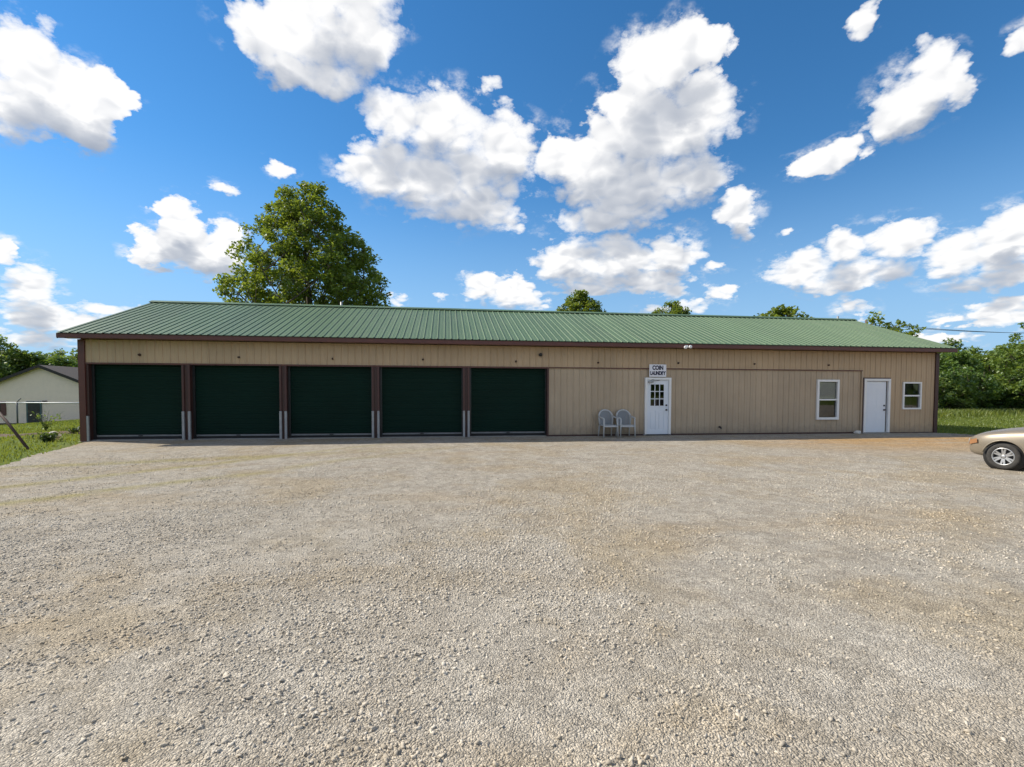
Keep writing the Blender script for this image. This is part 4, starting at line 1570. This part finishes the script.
wood = [tree_meshes(41, 9.0, 1.4, 2.9, round_prof, 200, 30, 0.21, 0.62, M['leaf_a'], 0.16, 14),
        tree_meshes(42, 8.4, 1.0, 2.7, bush_prof, 200, 30, 0.21, 0.62, M['leaf_b'], 0.16, 14),
        tree_meshes(43, 10.2, 2.2, 3.0, round_prof, 200, 30, 0.21, 0.64, M['leaf_a'], 0.18, 16)]
shrub = [tree_meshes(51, 3.8, 0.1, 2.0, bush_prof, 150, 28, 0.13, 0.42, M['leaf_b'], 0.05, 10, 4),
         tree_meshes(52, 3.2, 0.1, 2.2, bush_prof, 150, 28, 0.13, 0.42, M['leaf_a'], 0.05, 10, 4)]
rn = random.Random(5)
CAMXY = (11.3128, -16.7914)


def at_px(px, depth):
    """ground point seen at picture column px (of 1024) at a depth along the view"""
    u = (px - 512) / 482.12
    c, s = math.cos(YAW), math.sin(YAW)
    return CAMXY[0] + depth * (c * u - s), CAMXY[1] + depth * (s * u + c)


# woods behind the cream house
for i, (px, dep, k, sc) in enumerate([(-22, 58, 0, .98), (2, 62, 2, .98), (20, 70, 0, 1.02), (36, 64, 1, 1.02), (52, 72, 0, 1.0), (66, 62, 1, .93), (82, 70, 2, .92), (100, 66, 0, .9), (-50, 64, 1, 1.0), (120, 72, 1, .9), (12, 80, 1, 1.15), (60, 82, 2, 1.0), (-90, 62, 2, 1.0), (-140, 66, 0, 1.05), (-190, 60, 1, 1.0), (-240, 66, 2, .95), (-300, 62, 0, 1.0)]):
    x, y = at_px(px, dep)
    tree_obj('woodland_tree', wood[k], (x, y, tz(x, y)), 'green tree in the wood behind the cream house', group='trees behind the cream house', rz=rn.uniform(0, 6.28), sc=(sc * 1.1, sc * 1.1, sc))
# thicket at the right
for i, (px, dep, k, sc) in enumerate([(928, 50, 1, .70), (944, 56, 0, .78), (958, 52, 1, .74), (972, 60, 2, .70), (988, 55, 0, .73), (1002, 62, 1, .86), (1016, 56, 2, .70), (1032, 52, 0, .86), (1048, 56, 1, .9), (1066, 54, 2, .85), (1090, 52, 1, .9), (950, 66, 2, .86), (1010, 72, 0, 1.0), (906, 60, 1, .72), (880, 66, 0, .7), (1120, 54, 0, .9), (1160, 50, 2, .85), (1210, 54, 1, .95), (1270, 50, 0, .9), (1340, 52, 2, .85)]):
    x, y = at_px(px, dep)
    tree_obj('woodland_tree', wood[k], (x, y, tz(x, y)), 'green tree in the wood at the far right of the building', group='trees of the right hand wood', rz=rn.uniform(0, 6.28), sc=(sc * 1.05, sc * 1.05, sc))
for i, (px, dep, k, sc) in enumerate([(936, 41, 0, .85), (948, 40, 1, .9), (960, 42, 0, .98), (972, 40, 0, .92), (984, 43, 1, .88), (997, 41, 0, .85), (1012, 42, 1, .8), (1028, 40, 0, .9), (1046, 41, 1, .95), (920, 43, 1, .9), (1066, 41, 0, .95)]):
    x, y = at_px(px, dep)
    tree_obj('thicket_bush', shrub[k], (x, y, tz(x, y)), 'dense leafy bush in the row at the edge of the right meadow', cat='bush', group='bushes along the right meadow', rz=rn.uniform(0, 6.28), sc=(sc, sc, sc * 1.05))
near_tree = tree_meshes(61, 8.2, 1.6, 2.3, round_prof, 110, 28, 0.14, 0.42, M['leaf_a'], 0.10, 16)
x, y = at_px(1030, 38)
tree_obj('leafy_tree', near_tree, (x, y, tz(x, y) - 0.3), 'taller loose tree at the right edge of the picture, before the wood', rz=1.0, sc=(.9, .9, .95))


def far_wood():
    rs = np.random.RandomState(77)
    n = 52000
    a = rs.uniform(0, 2 * PI, n)
    top = 8.5 + 2.0 * np.sin(a * 9 + 1) + 1.5 * np.sin(a * 23) + 1.0 * np.sin(a * 57 + 2)
    r = rs.uniform(150, 185, n)
    z = rs.uniform(0, 1, n) ** 0.8 * top * (1 - 0.2 * np.abs(rs.normal(0, 1, n)).clip(0, 2))
    P = np.stack([15 + r * np.cos(a), 5 + r * np.sin(a), terrain(15 + r * np.cos(a), 5 + r * np.sin(a)) + z], 1)
    V = leaf_quads(rs, P, 1.25)
    me = np_mesh('far_wood', V.reshape(-1, 3), np.arange(n * 4).reshape(-1, 4))
    tag(link('far_wood', me, M['leaf_b']), 'distant belt of green woodland around the site', 'wood', kind='stuff')
far_wood()

# ---------------------------------------------------------------- left background: house, fence, pole, weeds
hx, hy = -22.4, 28.9
hz = float(terrain(hx, hy)) - 0.1
house = thing('cream_house', 'cream gabled house with black roof edge beyond the fence on the left', 'house', (hx, hy, 0))
GB, GA, GW = -1.75, 3.66, 5.6       # base, apex, half width
GE = GA - 0.425 * GW
m = MB()
nrow = 30
lap = []
# lapped siding on the gable front
z = GB
while z < GA - 0.05:
    z2 = min(z + 0.2, GA)
    def hw(zz):
        return GW if zz <= GE else GW * (GA - zz) / (GA - GE)
    m.add([(-hw(z), -0.022, z), (hw(z), -0.022, z), (hw(z2), -0.004, z2), (-hw(z2), -0.004, z2)], [(0, 1, 2, 3)])
    m.add([(-hw(z), -0.022, z), (hw(z), -0.022, z), (hw(z), -0.002, z), (-hw(z), -0.002, z)], [(3, 2, 1, 0)])
    z = z2
m.add([(-GW, 0, GB), (-GW, 12, GB), (-GW, 12, GE), (-GW, 0, GE)], [(0, 1, 2, 3)])
m.add([(GW, 0, GB), (GW, 12, GB), (GW, 12, GE), (GW, 0, GE)], [(3, 2, 1, 0)])
m.add([(-GW, 12, GB), (GW, 12, GB), (GW, 12, GE), (0, 12, GA), (-GW, 12, GE)], [(4, 3, 2, 1, 0)])
m.build('wall', M['siding'], house)
m = MB()
for s in (-1, 1):
    ex, ez = s * (GW + 0.35), GA - 0.425 * (GW + 0.35)
    m.add([(0, -0.35, GA + .10), (0, 12.35, GA + .10), (ex, 12.35, ez + .10), (ex, -0.35, ez + .10), (0, -0.35, GA + .04), (0, 12.35, GA + .04), (ex, 12.35, ez + .04), (ex, -0.35, ez + .04)],
          [(0, 1, 2, 3), (7, 6, 5, 4), (3, 2, 6, 7), (0, 3, 7, 4), (1, 5, 6, 2)])
hr = m.build('roof', M['shingle'], house)
m = MB()
for s in (-1, 1):
    ex, ez = s * (GW + 0.36), GA - 0.425 * (GW + 0.36)
    m.add([(0, -0.38, GA + .12), (ex, -0.38, ez + .12), (ex, -0.38, ez - .13), (0, -0.38, GA - .13), (0, -0.352, GA + .12), (ex, -0.352, ez + .12), (ex, -0.352, ez - .13), (0, -0.352, GA - .13)],
          [(0, 1, 2, 3), (7, 6, 5, 4), (0, 4, 5, 1), (3, 2, 6, 7), (1, 5, 6, 2)])
m.build('rake_board', M['rake'], hr)
d = MB()
d.box(-1.22, -0.06, -0.07, -0.03, -1.35, 0.72, 0.01)
hd = d.build('storm_door', M['teal'], house)
MB().box(-1.10, -0.18, -0.076, -0.0705, -1.2, 0.62).build('pane', M['car_black'], hd)
w = MB()
w.box(-3.9, -2.72, -0.07, -0.03, -0.50, 0.68, 0.01)
hwn = w.build('window', M['maroon'], house)
MB().box(-3.82, -3.1, -0.076, -0.0705, -0.42, 0.60).build('pane', M['black'], hwn)
MB().box(0.10, 0.34, -0.22, -0.023, 0.60, 0.76, 0.02).build('wall_lamp', M['black'], house)
MB().box(-GW + .02, GW - .02, -0.035, 0.0, GB, GB + 0.62).build('foundation', M['rake'], house)

# chain-link fence
def fence():
    p0 = Vector((-19.5, 17.75, 0))
    p1 = Vector((-6.2, 15.85, 0))
    t = thing('chain_link_fence', 'grey chain-link fence with top rail crossing before the cream house', 'fence')
    n = 3
    top = 0.86
    for i in range(-1, n):
        p = p0.lerp(p1, (i + 0.98) / n)
        zb = float(terrain(p.x, p.y)) - 0.1
        MB().tube([(p.x, p.y, zb), (p.x, p.y, top)], 0.045, 10).tube([(p.x, p.y, top), (p.x + 0.24, p.y - 0.02, top + 0.26)], 0.028, 8).build('fence_post', M['galv_dark'], t)
    MB().tube([(p0.x, p0.y, top - .02), (p1.x, p1.y, top - .02)], 0.034, 8).build('top_rail', M['galv_light'], t)
    # woven wire
    me = MB()
    L = (p1 - p0).length
    dirv = (p1 - p0).normalized()
    hgt = 1.35
    step = 0.11
    k = -hgt
    r = 0.0022
    while k < L:
        for sgn in (1, -1):
            a, bq = (k, k + hgt) if sgn > 0 else (k + hgt, k)
            pa = p0 + dirv * min(max(a, 0), L)
            pb = p0 + dirv * min(max(bq, 0), L)
            za = top - 0.03 - hgt + abs(min(max(a, 0), L) - a)
            zb_ = top - 0.03 - abs(min(max(bq, 0), L) - bq)
            me.tube([(pa.x, pa.y, za), (pb.x, pb.y, zb_)], r, 3, cap=False, smooth=False)
        k += step
    me.build('wire_mesh', M['galv_dark'], t)
M['galv_dark'] = mat('weathered_fence_steel', (0.12, 0.13, 0.14), 0.6, metal=0.3)
M['galv_light'] = mat('bright_fence_steel', (0.50, 0.52, 0.55), 0.5, metal=0.3)
fence()

# rusty leaning pole
pl = thing('leaning_pole', 'rusty brown pipe leaning out of the grass at the left edge', 'pole', (-0.05, -1.85, float(terrain(-0.05, -1.85)) - 0.03))
top = Vector((-1.43, 0.80, 1.06)) * 1.35
MB().tube([(0.05, -0.02, -0.12), tuple(top * 0.5), tuple(top)], [0.036, 0.036, 0.034], 12).build('pipe', M['rust'], pl)
MB().tube([tuple(top * 0.99), tuple(top * 1.02)], 0.055, 12).build('end_cap', M['rust'], pl)


def plant(name, label, cat, x, y, h, spread, nst, nlf, leaf, seed, m, stem=0.008):
    rs = np.random.RandomState(seed)
    z0 = float(terrain(x, y)) - 0.04
    t = thing(name, label, cat, (x, y, z0))
    sb = MB()
    P = []
    for k in range(nst):
        a = rs.uniform(0, 2 * PI)
        hh = h * rs.uniform(0.55, 1.0)
        s = spread * rs.uniform(0.3, 1.0)
        pts = [(math.cos(a) * s * u ** 1.5, math.sin(a) * s * u ** 1.5, hh * u) for u in np.linspace(0, 1, 6)]
        sb.tube(pts, [stem * (1.2 - u) for u in np.linspace(0, 1, 6)], 5)
        for j in range(nlf):
            u = rs.uniform(0.15, 1)
            i = int(u * 4.99)
            P.append(np.array(pts[i]) + rs.normal(0, leaf * 0.9, 3))
    sb.build('stem', M['weed_stem'], t)
    P = np.array(P)
    P[:, 2] = np.maximum(P[:, 2], 0.02)
    V = leaf_quads(rs, P, leaf, 0.3)
    me = np_mesh('foliage', V.reshape(-1, 3), np.arange(len(P) * 4).reshape(-1, 4))
    link('foliage', me, m, t)
    return t
M['weed_stem'] = mat('pale_weed_stem', (0.13, 0.12, 0.05), 0.9)
plant('sapling', 'thin sparse sapling standing before the cream house door', 'sapling', -6.6, 7.6, 1.15, 0.75, 14, 9, 0.055, 71, M['leaf_a'], 0.012)
plant('weed_clump', 'low dark green weed clump at the gravel edge near the left corner', 'weed', -1.35, 0.55, 0.32, 0.42, 26, 16, 0.05, 72, M['weed'])
plant('weed_clump', 'ragged weeds on the low bank at the left edge', 'weed', -8.9, 5.0, 0.75, 0.55, 18, 12, 0.06, 73, M['weed'])
plant('weed_clump', 'small weed tuft on the bank beside the corner post', 'weed', -3.0, 4.1, 0.30, 0.4, 14, 10, 0.05, 74, M['weed'])


def rock(name, label, x, y, z, sx, sy, sz, seed, m):
    rs = np.random.RandomState(seed)
    bm = bmesh.new()
    bmesh.ops.create_icosphere(bm, subdivisions=3, radius=1)
    ph = rs.uniform(0, 6, 6)
    for v in bm.verts:
        c = v.co.copy()
        k = 1 + 0.16 * math.sin(3 * c.x + ph[0]) * math.sin(2.5 * c.y + ph[1]) + 0.10 * math.sin(6 * c.z + ph[2] + 3 * c.x)
        v.co = Vector((c.x * sx, c.y * sy, c.z * sz)) * k
    mb = MB()
    mb.bm(bm, False)
    o = mb.build(name, m)
    o.location = (x, y, z)
    return tag(o, label, 'rock')
rock('limestone_block', 'pale limestone lump on the grass beside the weed clump', -1.75, 1.35, float(terrain(-1.75, 1.35)) + 0.10, 0.17, 0.13, 0.16, 81, M['limestone'])
rock('limestone_block', 'small white stone at the wall foot left of the plain white door', 27.12, -0.14, 0.06, 0.13, 0.09, 0.085, 82, M['limestone'])

# bare earth along the bank
def bank():
    xs = np.linspace(-10, -0.6, 60)
    V, F = [], []
    for i, x in enumerate(xs):
        yc_ = 4.9 + 0.2 * x + 0.12 * math.sin(x * 3)
        for j, dy in enumerate((-0.32, -0.1, 0.12)):
            yy = yc_ + dy + 0.06 * math.sin(x * 7 + j)
            V.append((x, yy, float(terrain(x, yy)) - 0.03 + (0.045 if j == 1 else 0.004)))
    for i in range(len(xs) - 1):
        for j in range(2):
            a = i * 3 + j
            F.append((a, a + 1, a + 4, a + 3))
    me = bpy.data.meshes.new('earth_bank')
    me.from_pydata(V, [], F)
    tag(link('earth_bank', me, mat('brown_bare_earth', (0.10, 0.065, 0.04), 0.95, var=0.3, vscale=4, bump=0.6)), kind='structure')
bank()

# ---------------------------------------------------------------- power line at the right
pw = thing('utility_pole', 'wooden utility pole hidden in the thin tree right of the roof', 'pole', (48.2, 21.5, 0))
MB().tube([(0, 0, -0.5), (0, 0, 8.05)], [0.14, 0.10], 12).build('pole', M['pole_wood'], pw)
MB().box(-0.05, 0.05, -0.7, 0.7, 7.55, 7.66).build('crossarm', M['pole_wood'], pw)
cab = thing('power_cable', 'dark power cables sagging across the sky right of the roof', 'cable')
x2, y2 = at_px(1130, 52)
for dy, dz in ((-0.55, 0.0), (0.55, 0.22)):
    a = Vector((48.2, 21.5 + dy, 7.72 + dz * 0.5))
    bq = Vector((x2, y2 + dy, 8.3 + dz))
    pts = []
    for k in range(25):
        u = k / 24
        p = a.lerp(bq, u)
        p.z -= 0.55 * 4 * u * (1 - u)
        pts.append(tuple(p))
    MB().tube(pts, 0.022, 6).build('wire', M['cable'], cab)
